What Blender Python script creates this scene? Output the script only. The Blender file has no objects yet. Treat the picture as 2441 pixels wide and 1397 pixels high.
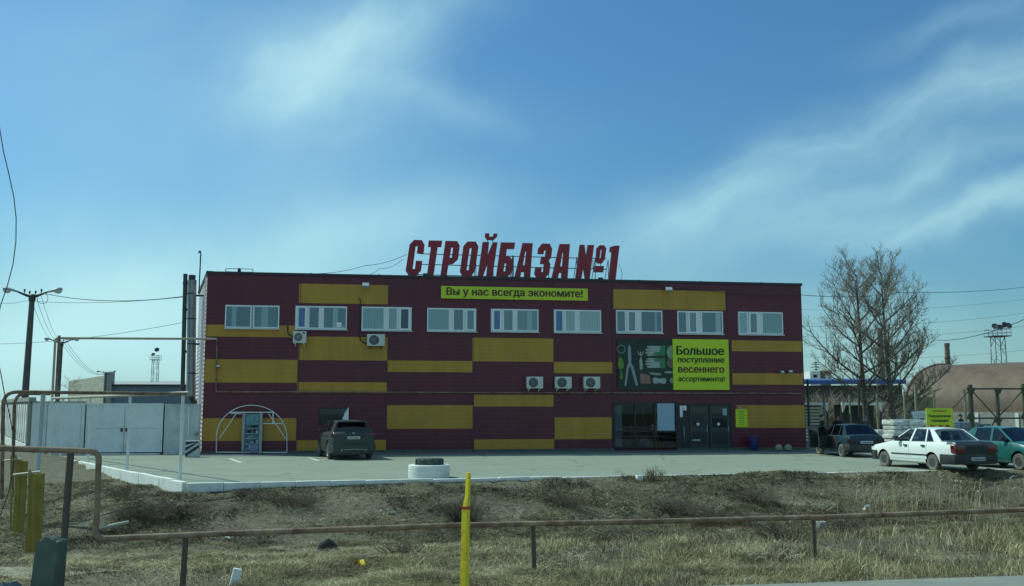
import bpy, bmesh, math, random
import numpy as np
from mathutils import Vector, Matrix
R = math.radians
random.seed(7); RNG = np.random.default_rng(11)
SC = bpy.context.scene
COL = SC.collection

# ------------------------------------------------------------------ camera
FPX, PITCH, EYE = 2354.0, 0.1147, 2.2
cam_d = bpy.data.cameras.new('camera'); cam = bpy.data.objects.new('camera', cam_d); COL.objects.link(cam)
cam.location = (0, 0, EYE); cam.rotation_euler = (math.pi/2 + PITCH, 0, 0)
cam_d.sensor_width = 36; cam_d.lens = 36*FPX/2441.0; cam_d.clip_start = .1; cam_d.clip_end = 6000
SC.camera = cam

# ------------------------------------------------------------------ light, sky
SUN_DIR = Vector((-0.786, 0.365, 1.0)).normalized()          # towards the sun
SUN_EL = math.asin(SUN_DIR.z); SUN_AZ = math.atan2(SUN_DIR.x, SUN_DIR.y)
sl = bpy.data.lights.new('sun', 'SUN'); sl.energy = 3.6; sl.angle = R(.5); sl.color = (.83, 1.0, .85)
so = bpy.data.objects.new('sun', sl); COL.objects.link(so); so.rotation_euler = SUN_DIR.to_track_quat('Z', 'Y').to_euler()
vs = SC.view_settings
vs.view_transform = 'Standard'; vs.look = 'None'; vs.exposure = 0.0; vs.gamma = 1
SKY_STRENGTH = 0.08

def ray(px, py):
    a = (px-1220.5)/FPX; b = (698.5-py)/FPX; c, s = math.cos(PITCH), math.sin(PITCH)
    return Vector((a, c - b*s, s + b*c))
def ground(px, py, z=0.0):
    d = ray(px, py); t = (z-EYE)/d.z; return Vector((d.x*t, d.y*t, z))
def atY(px, py, Y):
    d = ray(px, py); t = Y/d.y; return Vector((d.x*t, Y, EYE + d.z*t))

def build_world():
    w = bpy.data.worlds.new('World'); SC.world = w; w.use_nodes = True
    nt = w.node_tree; N = nt.nodes; L = nt.links; N.clear()
    def n(t, **k):
        o = N.new(t)
        for a, v in k.items(): setattr(o, a, v)
        return o
    def math_(op, a, b=None, c=None):
        m = n('ShaderNodeMath', operation=op)
        for i, v in enumerate((a, b, c)):
            if v is None: continue
            if isinstance(v, (int, float)): m.inputs[i].default_value = v
            else: L.new(v, m.inputs[i])
        return m.outputs[0]
    sky = n('ShaderNodeTexSky', sky_type='NISHITA'); sky.sun_disc = False
    sky.sun_elevation = SUN_EL; sky.sun_rotation = SUN_AZ
    sky.air_density = 1.3; sky.dust_density = 1.2; sky.ozone_density = 2.0; sky.altitude = 200
    tint = n('ShaderNodeMix', data_type='RGBA', blend_type='MULTIPLY'); tint.inputs[0].default_value = 1
    L.new(sky.outputs[0], tint.inputs[6]); tint.inputs[7].default_value = (.50, 1.0, 1.30, 1)
    tc = n('ShaderNodeTexCoord'); sp = n('ShaderNodeSeparateXYZ'); L.new(tc.outputs['Generated'], sp.inputs[0])
    yy = math_('MAXIMUM', sp.outputs[1], .05)
    u = math_('DIVIDE', sp.outputs[0], yy); v = math_('DIVIDE', sp.outputs[2], yy)
    cv = n('ShaderNodeCombineXYZ'); L.new(u, cv.inputs[0]); L.new(v, cv.inputs[1])
    # warped coordinates so that cloud edges feather
    wn = n('ShaderNodeTexNoise'); wn.inputs['Scale'].default_value = 5; wn.inputs['Detail'].default_value = 4
    L.new(cv.outputs[0], wn.inputs['Vector'])
    ws = n('ShaderNodeVectorMath', operation='SUBTRACT'); L.new(wn.outputs['Color'], ws.inputs[0]); ws.inputs[1].default_value = (.5, .5, .5)
    wm = n('ShaderNodeVectorMath', operation='SCALE'); L.new(ws.outputs[0], wm.inputs[0]); wm.inputs['Scale'].default_value = .14
    wa = n('ShaderNodeVectorMath', operation='ADD'); L.new(cv.outputs[0], wa.inputs[0]); L.new(wm.outputs[0], wa.inputs[1])
    def streak(rot, sx, sy, det=6, rough=.55):
        mp = n('ShaderNodeMapping'); L.new(wa.outputs[0], mp.inputs[0]); mp.inputs['Rotation'].default_value = (0, 0, rot)
        mp.vector_type = 'TEXTURE'; mp.inputs['Scale'].default_value = (1/sx, 1/sy, 1)
        t = n('ShaderNodeTexNoise'); t.inputs['Scale'].default_value = 1; t.inputs['Detail'].default_value = det
        t.inputs['Roughness'].default_value = rough
        L.new(mp.outputs[0], t.inputs['Vector']); return t.outputs['Fac']
    def blob(px, py, rx, ry, ang, amp, power=1.0):
        d = ray(px, py); cu, cw = d.x/d.y, d.z/d.y
        mp = n('ShaderNodeMapping'); mp.vector_type = 'TEXTURE'; L.new(wa.outputs[0], mp.inputs[0])
        mp.inputs['Location'].default_value = (cu, cw, 0); mp.inputs['Rotation'].default_value = (0, 0, R(ang))
        mp.inputs['Scale'].default_value = (rx/FPX, ry/FPX, 1)
        ln = n('ShaderNodeVectorMath', operation='LENGTH'); L.new(mp.outputs[0], ln.inputs[0])
        sq = math_('MULTIPLY', ln.outputs['Value'], ln.outputs['Value'])
        ex = math_('POWER', 2.718, math_('MULTIPLY', sq, -power))
        return math_('MULTIPLY', ex, amp)
    def total(lst):
        o = lst[0]
        for b in lst[1:]: o = math_('ADD', o, b)
        return o
    A = total([blob(760, 150, 210, 170, 20, .62), blob(930, 70, 200, 60, 12, .50), blob(1010, 220, 230, 60, -14, .34),
               blob(640, 260, 120, 110, 60, .40), blob(880, 570, 300, 90, 8, .44), blob(760, 400, 420, 150, 5, .14),
               blob(330, 150, 420, 260, 0, .16)])
    B = total([blob(2120, 290, 420, 72, 24, .44), blob(2400, 200, 280, 85, 24, .42), blob(1800, 430, 330, 80, 27, .36),
               blob(2240, 400, 360, 50, 20, .40), blob(2330, 490, 330, 42, 15, .52), blob(2000, 560, 420, 60, 10, .38),
               blob(1650, 540, 300, 60, 10, .25), blob(2330, 40, 230, 45, 12, .2)])
    H = total([blob(250, 250, 600, 380, 0, .10), blob(120, 770, 620, 200, 0, .54), blob(520, 660, 460, 150, 0, .22), blob(1220, 900, 2400, 200, 0, .40)])
    s1 = streak(R(35), 3.0, 6.0, 6, .5); s2 = streak(R(22), 2.4, 11.0, 8, .55)
    s1 = math_('MULTIPLY_ADD', s1, 1.9, -.25); s2 = math_('MULTIPLY_ADD', s2, 2.0, -.33)
    cl = math_('ADD', math_('MULTIPLY', A, math_('MAXIMUM', s1, .0)), math_('MULTIPLY', B, math_('MAXIMUM', s2, .0)))
    back = math_('MULTIPLY', math_('LESS_THAN', sp.outputs[1], .04), .30)       # unseen cloud veil added behind the viewer to whiten the fill light
    cl = math_('MINIMUM', math_('ADD', math_('ADD', cl, H), back), .92)
    mx = n('ShaderNodeMix', data_type='RGBA'); L.new(cl, mx.inputs[0]); L.new(tint.outputs[2], mx.inputs[6])
    mx.inputs[7].default_value = (7.0, 11.3, 11.7, 1)
    bg = n('ShaderNodeBackground'); L.new(mx.outputs[2], bg.inputs[0]); bg.inputs[1].default_value = SKY_STRENGTH
    out = n('ShaderNodeOutputWorld'); L.new(bg.outputs[0], out.inputs[0])
build_world()

# ------------------------------------------------------------------ materials
MATS = {}
def M(name, c, r=.6, metal=0., var=.18, scale=3., bump=0., bscale=30., c2=None, coat=0., spec=.5, dirt=None, dirt_amt=.5, dscale=1.2, stretch=None):
    if name in MATS: return MATS[name]
    m = bpy.data.materials.new(name); m.use_nodes = True; nt = m.node_tree; N = nt.nodes; L = nt.links
    b = N['Principled BSDF']; b.inputs['Roughness'].default_value = r; b.inputs['Metallic'].default_value = metal
    b.inputs['Coat Weight'].default_value = coat; b.inputs['Coat Roughness'].default_value = .08
    b.inputs['Specular IOR Level'].default_value = spec
    if c2 is None: c2 = tuple(x*(1-var) for x in c)
    tc = N.new('ShaderNodeTexCoord'); src = tc.outputs['Object']
    if stretch:
        mp = N.new('ShaderNodeMapping'); mp.inputs['Scale'].default_value = stretch; L.new(src, mp.inputs[0]); src = mp.outputs[0]
    nz = N.new('ShaderNodeTexNoise'); nz.inputs['Scale'].default_value = scale; nz.inputs['Detail'].default_value = 6; nz.inputs['Roughness'].default_value = .62
    L.new(src, nz.inputs['Vector'])
    cr = N.new('ShaderNodeValToRGB'); cr.color_ramp.elements[0].position = .32; cr.color_ramp.elements[1].position = .68
    cr.color_ramp.elements[0].color = (*c2, 1); cr.color_ramp.elements[1].color = (*c, 1)
    L.new(nz.outputs['Fac'], cr.inputs[0]); colo = cr.outputs[0]
    if dirt:
        dn = N.new('ShaderNodeTexNoise'); dn.inputs['Scale'].default_value = dscale; dn.inputs['Detail'].default_value = 8; dn.inputs['Roughness'].default_value = .7
        L.new(tc.outputs['Object'], dn.inputs['Vector'])
        dr = N.new('ShaderNodeValToRGB'); dr.color_ramp.elements[0].position = .5; dr.color_ramp.elements[1].position = .72
        dr.color_ramp.elements[1].color = (dirt_amt,)*3 + (1,)
        L.new(dn.outputs['Fac'], dr.inputs[0])
        mx = N.new('ShaderNodeMix'); mx.data_type = 'RGBA'; L.new(dr.outputs[0], mx.inputs[0]); L.new(colo, mx.inputs[6]); mx.inputs[7].default_value = (*dirt, 1)
        colo = mx.outputs[2]
    L.new(colo, b.inputs['Base Color'])
    if bump:
        bn = N.new('ShaderNodeTexNoise'); bn.inputs['Scale'].default_value = bscale; bn.inputs['Detail'].default_value = 5
        L.new(src, bn.inputs['Vector'])
        bp = N.new('ShaderNodeBump'); bp.inputs['Strength'].default_value = bump; bp.inputs['Distance'].default_value = .02
        L.new(bn.outputs['Fac'], bp.inputs['Height']); L.new(bp.outputs[0], b.inputs['Normal'])
    MATS[name] = m; return m
def M_ribbed(name, c, r, freq, axis=2, depth=.006, var=.12, dirt=None, dirt_amt=.4, dscale=.6):
    m = M(name, c, r, var=var, scale=1.6, dirt=dirt, dirt_amt=dirt_amt, dscale=dscale, stretch=(1, 1, .14)); nt = m.node_tree; N = nt.nodes; L = nt.links
    tc = N.new('ShaderNodeTexCoord'); sp = N.new('ShaderNodeSeparateXYZ'); L.new(tc.outputs['Object'], sp.inputs[0])
    a = N.new('ShaderNodeMath'); a.operation = 'MULTIPLY'; a.inputs[1].default_value = freq*2*math.pi; L.new(sp.outputs[axis], a.inputs[0])
    s = N.new('ShaderNodeMath'); s.operation = 'SINE'; L.new(a.outputs[0], s.inputs[0])
    bp = N.new('ShaderNodeBump'); bp.inputs['Strength'].default_value = 1; bp.inputs['Distance'].default_value = depth
    L.new(s.outputs[0], bp.inputs['Height']); L.new(bp.outputs[0], N['Principled BSDF'].inputs['Normal']); return m
def M_glass(name, tintc, gl=.12, opaque=None, rough=.02):
    m = bpy.data.materials.new(name); m.use_nodes = True; nt = m.node_tree; N = nt.nodes; L = nt.links
    N.remove(N['Principled BSDF'])
    if opaque: a = N.new('ShaderNodeBsdfDiffuse'); a.inputs[0].default_value = (*opaque, 1)
    else: a = N.new('ShaderNodeBsdfTransparent'); a.inputs[0].default_value = (*tintc, 1)
    g = N.new('ShaderNodeBsdfGlossy'); g.inputs['Roughness'].default_value = rough; g.inputs[0].default_value = (.95, .97, 1, 1)
    lw = N.new('ShaderNodeLayerWeight'); f = N.new('ShaderNodeMath'); f.operation = 'POWER'; f.inputs[1].default_value = 4.5; L.new(lw.outputs['Facing'], f.inputs[0])
    lw.inputs[0].default_value = .5
    ad = N.new('ShaderNodeMath'); ad.operation = 'ADD'; ad.inputs[1].default_value = gl; ad.use_clamp = True; L.new(f.outputs[0], ad.inputs[0])
    mx = N.new('ShaderNodeMixShader'); L.new(ad.outputs[0], mx.inputs[0]); L.new(a.outputs[0], mx.inputs[1]); L.new(g.outputs[0], mx.inputs[2])
    L.new(mx.outputs[0], N['Material Output'].inputs[0]); MATS[name] = m; return m

maroon = M_ribbed('maroon_cladding', (.13, .0105, .028),   .42, 5.0, 2, .0011, var=.26, dirt=(.07, .016, .03), dirt_amt=.5)
yellow = M_ribbed('yellow_cladding', (.50, .255, .024), .42, 5.0, 2, .0011, var=.2, dirt=(.33, .20, .03), dirt_amt=.5)
side_siding = M_ribbed('pale_siding', (.55, .42, .42), .5, 5.0, 2, .02, dirt=(.4, .3, .3))
white_pvc = M('white_pvc', (.78, .80, .80), .35, var=.06, dirt=(.55, .55, .52), dirt_amt=.25)
white_paint = M('white_paint', (.80, .80, .76), .55, var=.10, dirt=(.42, .38, .30), dirt_amt=.45, dscale=4)
white_conc = M('whitewashed_concrete', (.80, .79, .74), .85, var=.12, scale=2, bump=.5, dirt=(.42, .40, .34), dirt_amt=.45, dscale=2.5)
gate_white = M('gate_white_paint', (.74, .76, .75), .5, var=.12, scale=1.2, dirt=(.30, .28, .25), dirt_amt=.4, dscale=.9)
conc = M('concrete', (.36, .35, .31), .9, var=.3, scale=4, bump=.6, dirt=(.2, .19, .16), dirt_amt=.5)
conc_dark = M('dark_concrete', (.10, .125, .105), .9, var=.35, scale=6, bump=.8)
asphalt = M('lot_asphalt', (.265, .285, .225), .92, var=.10, scale=.35, bump=.35, bscale=60, dirt=(.195, .205, .155), dirt_amt=.6, dscale=.55)
def add_cracks(m, sc, thr, amt):                             # wandering cracks in the surface itself
    nt = m.node_tree; N = nt.nodes; L = nt.links; b = N['Principled BSDF']; src = b.inputs['Base Color'].links[0].from_socket
    tc = N.new('ShaderNodeTexCoord'); nz = N.new('ShaderNodeTexNoise'); nz.inputs['Scale'].default_value = sc*2.2; nz.inputs['Detail'].default_value = 6; L.new(tc.outputs['Object'], nz.inputs[0])
    ad = N.new('ShaderNodeVectorMath'); ad.operation = 'MULTIPLY_ADD'; L.new(nz.outputs['Color'], ad.inputs[0]); ad.inputs[1].default_value = (1.6, 1.6, 0); L.new(tc.outputs['Object'], ad.inputs[2])
    vo = N.new('ShaderNodeTexVoronoi'); vo.feature = 'DISTANCE_TO_EDGE'; vo.inputs['Scale'].default_value = sc; L.new(ad.outputs[0], vo.inputs['Vector'])
    lt = N.new('ShaderNodeMath'); lt.operation = 'LESS_THAN'; lt.inputs[1].default_value = thr; L.new(vo.outputs['Distance'], lt.inputs[0])
    n2 = N.new('ShaderNodeTexNoise'); n2.inputs['Scale'].default_value = .35; L.new(tc.outputs['Object'], n2.inputs[0]); gt = N.new('ShaderNodeMath'); gt.operation = 'GREATER_THAN'; gt.inputs[1].default_value = .47; L.new(n2.outputs['Fac'], gt.inputs[0])
    ml = N.new('ShaderNodeMath'); ml.operation = 'MULTIPLY'; L.new(lt.outputs[0], ml.inputs[0]); L.new(gt.outputs[0], ml.inputs[1]); m2 = N.new('ShaderNodeMath'); m2.operation = 'MULTIPLY'; m2.inputs[1].default_value = amt; L.new(ml.outputs[0], m2.inputs[0])
    o = N.new('ShaderNodeMix'); o.data_type = 'RGBA'; L.new(m2.outputs[0], o.inputs[0]); L.new(src, o.inputs[6]); o.inputs[7].default_value = (.08, .08, .06, 1); L.new(o.outputs[2], b.inputs['Base Color'])
add_cracks(asphalt, .22, .010, .6)
road_m = M('dusty_road', (.28, .28, .235), .95, var=.3, scale=1.2, bump=.6, bscale=12, dirt=(.18, .17, .13), dirt_amt=.6, dscale=2.5, stretch=(.25, 1.5, 1))
ground_m = M('dry_soil', (.165, .14, .085), .95, c2=(.06, .052, .034), scale=6.5, bump=1., bscale=26, dirt=(.27, .24, .155), dirt_amt=.5, dscale=9)
dirt_m = M('trodden_earth', (.33, .30, .22), .95, c2=(.2, .18, .13), scale=2.2, bump=1., bscale=8, dirt=(.12, .11, .08), dirt_amt=.6, dscale=3)
line_paint = M('road_line_paint', (.74, .74, .70), .8, var=.2, dirt=(.3, .3, .26), dirt_amt=.6, dscale=6)
pipe_rust = M('rusty_pipe_paint', (.32, .215, .135), .7, c2=(.12, .055, .028), scale=3.5, bump=.3, bscale=60, dirt=(.42, .36, .26), dirt_amt=.6, dscale=5)
pipe_tan = M('tan_pipe_paint', (.5, .43, .33), .5, var=.25, scale=3, dirt=(.3, .17, .09), dirt_amt=.5, dscale=4)
post_dark = M('weathered_post_paint', (.075, .07, .055), .7, c2=(.10, .065, .04), scale=6, bump=.3)
yel_paint = M('yellow_gas_paint', (.80, .60, .01), .5, var=.15, scale=6, bump=.25, bscale=40, dirt=(.28, .17, .05), dirt_amt=.7, dscale=11)
yel_dull = M('faded_yellow_paint', (.34, .25, .04), .65, var=.3, scale=4, dirt=(.22, .16, .07), dirt_amt=.6, dscale=5)
red_paint = M('red_paint', (.42, .03, .02), .5)
letter_red = M('letter_red', (.30, .013, .028), .4, var=.15, scale=1.5)
letter_edge = M('letter_dark_edge', (.02, .006, .01), .5)
steel_dark = M('dark_steel', (.045, .048, .052), .5, var=.3, scale=5)
steel_grey = M('galvanised_steel', (.36, .38, .40), .42, metal=.6, var=.25, scale=3, dirt=(.2, .19, .17), dirt_amt=.4)
lamp_pole = M('lamp_pole_concrete', (.12, .12, .115), .8, var=.25, scale=3)
lamp_head = M('lamp_head_grey', (.40, .41, .41), .45, var=.15)
lamp_glass = M('lamp_diffuser', (.62, .64, .62), .25, var=.1)
wire_m = M('cable_black', (.03, .03, .032), .6)
flash_m = M('roof_flashing', (.025, .02, .028), .4)
roof_m = M('roof_felt', (.12, .12, .12), .9)
lime = M('lime_board', (.56, .70, .02), .5, var=.10, scale=.8, bump=.5, bscale=2.2)
lime2 = M('lime_banner', (.56, .66, .03), .5, var=.10, scale=.8, bump=.5, bscale=2.2)
txt_dark = M('dark_green_lettering', (.012, .022, .006), .5)
txt_red = M('dark_red_lettering', (.13, .015, .006), .5)
txt_brown = M('brown_lettering', (.07, .02, .008), .5)
green_ban = M('dark_green_banner', (.013, .036, .022), .5, var=.35, scale=1.2)
glove_g = M('glove_green', (.05, .22, .10), .6); tool_w = M('tool_pale', (.36, .40, .36), .5, var=.15)
tool_lime = M('tool_lime', (.13, .26, .03), .5); tool_steel = M('tool_steel', (.28, .32, .34), .4); tool_pink = M('tool_pink', (.34, .17, .14), .6)
tool_pot = M('pot_green', (.25, .36, .22), .6); tool_brown = M('tool_brown', (.16, .13, .10), .6); tool_ring = M('twine_green', (.18, .26, .22), .7)
ac_white = M('ac_casing', (.62, .64, .58), .45, var=.1, dirt=(.4, .38, .32), dirt_amt=.35)
dark_in = M('dark_interior', (.012, .012, .014), .8)
door_m = M('dark_door_frame', (.014, .015, .021), .4)
blue_in = M('blue_goods', (.05, .10, .35), .5); pale_in = M('pale_goods', (.34, .42, .46), .6); red_in = M('red_goods', (.32, .02, .02), .5)
poster_w = M('poster_blue_white', (.34, .46, .54), .6, var=.08)
grey_pane = M_glass('grey_pane', (0, 0, 0), .05, opaque=(.026, .031, .036))
shop_glass = M_glass('shop_glass', (.62, .66, .68), .03)
WG = [M_glass('window_glass_teal', (0, 0, 0), .10, opaque=(.09, .17, .20)), M_glass('window_glass_curtain', (0, 0, 0), .08, opaque=(.26, .38, .38)),
      M_glass('window_glass_dark', (0, 0, 0), .06, opaque=(.035, .06, .085)), M_glass('window_glass_blue', (0, 0, 0), .07, opaque=(.035, .11, .30))]
WGV = {0: [WG[0]] + [M_glass('window_glass_teal', (0, 0, 0), .10, opaque=c) for c in ((.06, .125, .16), (.12, .20, .225), (.045, .10, .14))], 1: [WG[1]] + [M_glass('window_glass_curtain', (0, 0, 0), .08, opaque=c) for c in ((.20, .32, .33), (.32, .42, .41))], 2: [WG[2]], 3: [WG[3]]}
WRR = random.Random(12)
car_glass = M_glass('car_glass', (.42, .48, .47), .05)
car_glass_d = M_glass('car_glass_dark', (.10, .12, .13), .06)
rubber = M('tyre_rubber', (.035, .034, .032), .85, dirt=(.22, .20, .16), dirt_amt=.75, dscale=3)
rubber_dusty = M('dusty_tyre', (.15, .14, .115), .9, dirt=(.26, .24, .19), dirt_amt=.6, dscale=4)
rim_m = M('steel_rim', (.085, .085, .078), .5, metal=.2, var=.25, scale=8)
rim_alloy = M('alloy_rim', (.5, .51, .5), .3, metal=.8)
plastic = M('black_plastic', (.03, .031, .032), .6, dirt=(.13, .12, .10), dirt_amt=.5)
tail_red = M('tail_lamp_red', (.12, .006, .006), .2, coat=.5)
tail_dark = M('dark_red_tail_lamp', (.035, .006, .006), .4)  # darker red for the hatchback's tail lamps
plate_w = M('number_plate', (.55, .56, .56), .5, var=.15, scale=30)
chrome = M('chrome_trim', (.6, .6, .6), .18, metal=1., var=.05)
seat_m = M('seat_fabric', (.03, .03, .033), .9)
bark = M('pale_bark', (.21, .185, .14), .9, c2=(.075, .065, .05), scale=5, bump=.8, bscale=18)
twig_m = M('twig_bark', (.30, .255, .195), .9, c2=(.16, .135, .10), scale=2)
weed_m = M('dead_weed_stems', (.16, .125, .085), .95, c2=(.06, .045, .03), scale=3)
brickgrey = M('grey_brick', (.40, .37, .29), .9, var=.25, scale=2)
skin_m = M('skin', (.50, .30, .22), .6, var=.1); hair_m = M('dark_hair', (.02, .015, .012), .7)
jacket_m = M('dark_jacket', (.018, .02, .03), .85); jacket2 = M('grey_jacket', (.09, .10, .10), .85); trouser_m = M('dark_trousers', (.02, .022, .028), .9)
def brick_material(name, c1, c2, mortar, sc, bw=.5, rh=.25):
    m = bpy.data.materials.new(name); m.use_nodes = True; nt = m.node_tree; N = nt.nodes; L = nt.links; b = N['Principled BSDF']
    tc = N.new('ShaderNodeTexCoord'); br = N.new('ShaderNodeTexBrick'); br.inputs['Scale'].default_value = sc
    mp = N.new('ShaderNodeMapping'); mp.inputs['Rotation'].default_value = (R(90), 0, 0); L.new(tc.outputs['Object'], mp.inputs[0]); L.new(mp.outputs[0], br.inputs[0])
    br.inputs['Color1'].default_value = (*c1, 1); br.inputs['Color2'].default_value = (*c2, 1); br.inputs['Mortar'].default_value = (*mortar, 1)
    br.inputs['Mortar Size'].default_value = .012; br.inputs['Brick Width'].default_value = bw; br.inputs['Row Height'].default_value = rh
    nz = N.new('ShaderNodeTexNoise'); nz.inputs['Scale'].default_value = 1.5; nz.inputs['Detail'].default_value = 6; L.new(tc.outputs['Object'], nz.inputs[0])
    mx = N.new('ShaderNodeMix'); mx.data_type = 'RGBA'; mx.blend_type = 'OVERLAY'; mx.inputs[0].default_value = .5
    L.new(br.outputs['Color'], mx.inputs[6]); L.new(nz.outputs['Fac'], mx.inputs[7]); L.new(mx.outputs[2], b.inputs['Base Color']); b.inputs['Roughness'].default_value = .9
    MATS[name] = m; return m
block_m = brick_material('pale_blockwork', (.42, .40, .31), (.34, .33, .26), (.26, .25, .2), 1.0, 1.2, .6)
chim_m = brick_material('red_brown_brick', (.22, .165, .125), (.17, .125, .095), (.2, .17, .14), 2.0)
def car_paint(name, c, dirt=(.2, .19, .15), amt=.25, coat=.5): return M(name, c, .32 if coat > .3 else .45, var=.05, scale=2, coat=coat, spec=.5 if coat > .3 else .3, dirt=dirt, dirt_amt=amt, dscale=1.6)

# ------------------------------------------------------------------ mesh helpers
class MB:
    def __init__(s): s.v = []; s.f = []; s.m = []; s.mats = []; s.sm = []
    def mi(s, mat):
        if mat not in s.mats: s.mats.append(mat)
        return s.mats.index(mat)
    def add(s, vs, fs, mat, smooth=False):
        o = len(s.v); s.v += [tuple(v) for v in vs]; k = s.mi(mat)
        for f in fs: s.f.append([i+o for i in f]); s.m.append(k); s.sm.append(smooth)
    def box(s, a, b, mat, mtx=None):
        x0, y0, z0 = a; x1, y1, z1 = b
        vs = [Vector(p) for p in ((x0,y0,z0),(x1,y0,z0),(x1,y1,z0),(x0,y1,z0),(x0,y0,z1),(x1,y0,z1),(x1,y1,z1),(x0,y1,z1))]
        if mtx: vs = [mtx @ v for v in vs]
        s.add(vs, [(3,2,1,0),(4,5,6,7),(0,1,5,4),(1,2,6,5),(2,3,7,6),(3,0,4,7)], mat)
    def bbox(s, a, b, mat, bev=.02, mtx=None, seg=2):       # bevelled box
        bm = bmesh.new(); bmesh.ops.create_cube(bm, size=1)
        for v in bm.verts: v.co = Vector([a[i] + (v.co[i]+.5)*(b[i]-a[i]) for i in range(3)])
        bmesh.ops.bevel(bm, geom=bm.edges[:], offset=bev, segments=seg, profile=.7, affect='EDGES')
        if mtx: bm.transform(mtx)
        bm.verts.index_update(); s.add([v.co for v in bm.verts], [[v.index for v in f.verts] for f in bm.faces], mat, True); bm.free()
    def tube(s, pts, r, mat, n=8, caps=True):
        pts = [Vector(p) for p in pts]; k = len(pts)
        rs = [r]*k if isinstance(r, (int, float)) else r
        vs = []; fs = []; ref = None
        for i, p in enumerate(pts):
            if i == 0: t = pts[1]-p
            elif i == k-1: t = p-pts[i-1]
            else: t = (pts[i+1]-p).normalized() + (p-pts[i-1]).normalized()
            t.normalize()
            if ref is None: ref = t.orthogonal().normalized()
            ref = (ref - t*ref.dot(t)); ref = ref.normalized() if ref.length > 1e-6 else t.orthogonal().normalized()
            bn = t.cross(ref)
            for j in range(n):
                a = 2*math.pi*j/n; vs.append(p + (ref*math.cos(a) + bn*math.sin(a))*rs[i])
        for i in range(k-1):
            for j in range(n):
                fs.append((i*n+j, i*n+(j+1)%n, (i+1)*n+(j+1)%n, (i+1)*n+j))
        if caps: fs.append(tuple(reversed(range(n)))); fs.append(tuple((k-1)*n+j for j in range(n)))
        s.add(vs, fs, mat, True)
    def lathe(s, prof, mat, n=24, axis='z', center=(0,0,0), closed=False):
        vs = []; fs = []; k = len(prof); c = Vector(center)
        for (r, h) in prof:
            for j in range(n):
                a = 2*math.pi*j/n; x, y = r*math.cos(a), r*math.sin(a)
                p = Vector((x, y, h)) if axis == 'z' else Vector((x, h, y)) if axis == 'y' else Vector((h, x, y))
                vs.append(p + c)
        for i in range(k-1 if not closed else k):
            i2 = (i+1) % k
            for j in range(n): fs.append((i*n+j, i*n+(j+1)%n, i2*n+(j+1)%n, i2*n+j))
        if not closed:
            if prof[0][0] > 1e-5: fs.append(tuple(reversed(range(n))))
            if prof[-1][0] > 1e-5: fs.append(tuple((k-1)*n+j for j in range(n)))
        s.add(vs, fs, mat, True)
    def prism(s, poly, d0, d1, mat, mapf):                   # poly in 2D, extruded between d0 and d1, mapped by mapf(a,b,d)
        n = len(poly); vs = [mapf(a, b, d0) for a, b in poly] + [mapf(a, b, d1) for a, b in poly]
        fs = [tuple(range(n)), tuple(reversed(range(n, 2*n)))] + [(i, i+n, (i+1)%n+n, (i+1)%n) for i in range(n)]
        s.add(vs, fs, mat)
    def mesh(s, name):
        me = bpy.data.meshes.new(name); me.from_pydata(s.v, [], s.f)
        for m in s.mats: me.materials.append(m)
        me.polygons.foreach_set('material_index', s.m); me.polygons.foreach_set('use_smooth', s.sm)
        bm = bmesh.new(); bm.from_mesh(me); bmesh.ops.recalc_face_normals(bm, faces=bm.faces)
        for e in bm.edges:
            if len(e.link_faces) == 2 and e.calc_face_angle(0) > R(38): e.smooth = False
        bm.to_mesh(me); bm.free(); me.update(); return me
    def build(s, name, parent=None, loc=(0,0,0), rotz=0):
        o = bpy.data.objects.new(name, s.mesh(name)); COL.objects.link(o)
        o.location = loc; o.rotation_euler = (0, 0, rotz)
        if parent: o.parent = parent
        return o
def tag(o, label, cat, group=None):
    o['label'] = label; o['category'] = cat
    if group: o['group'] = group
    return o
def thing(name, label, cat, loc=(0,0,0), rotz=0, group=None):
    o = bpy.data.objects.new(name, None); COL.objects.link(o); o.empty_display_size = .2
    o.location = loc; o.rotation_euler = (0, 0, rotz); return tag(o, label, cat, group)
def struct(o): o['kind'] = 'structure'; return o
def stuff(o): o['kind'] = 'stuff'; return o
def one(mb, name, label, cat, loc=(0,0,0), rotz=0, group=None):      # a thing that is a single mesh
    return tag(mb.build(name, None, loc, rotz), label, cat, group)
def curve_mesh(polys, depth):                                # filled 2D outlines with holes -> solid, z from 0 to depth
    cu = bpy.data.curves.new('tmp', 'CURVE'); cu.dimensions = '2D'; cu.fill_mode = 'BOTH'; cu.extrude = depth/2
    for p in polys:
        sp = cu.splines.new('POLY'); sp.points.add(len(p)-1); sp.use_cyclic_u = True
        for i, (a, b) in enumerate(p): sp.points[i].co = (a, b, 0, 1)
    ob = bpy.data.objects.new('tmp', cu); COL.objects.link(ob); bpy.context.view_layer.update()
    me = bpy.data.meshes.new_from_object(ob.evaluated_get(bpy.context.evaluated_depsgraph_get()))
    vs = [(v.co.x, v.co.y, v.co.z + depth/2) for v in me.vertices]; fs = [list(p.vertices) for p in me.polygons]
    bpy.data.objects.remove(ob); bpy.data.curves.remove(cu); bpy.data.meshes.remove(me); return vs, fs
TXT_CACHE = {}
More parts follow.
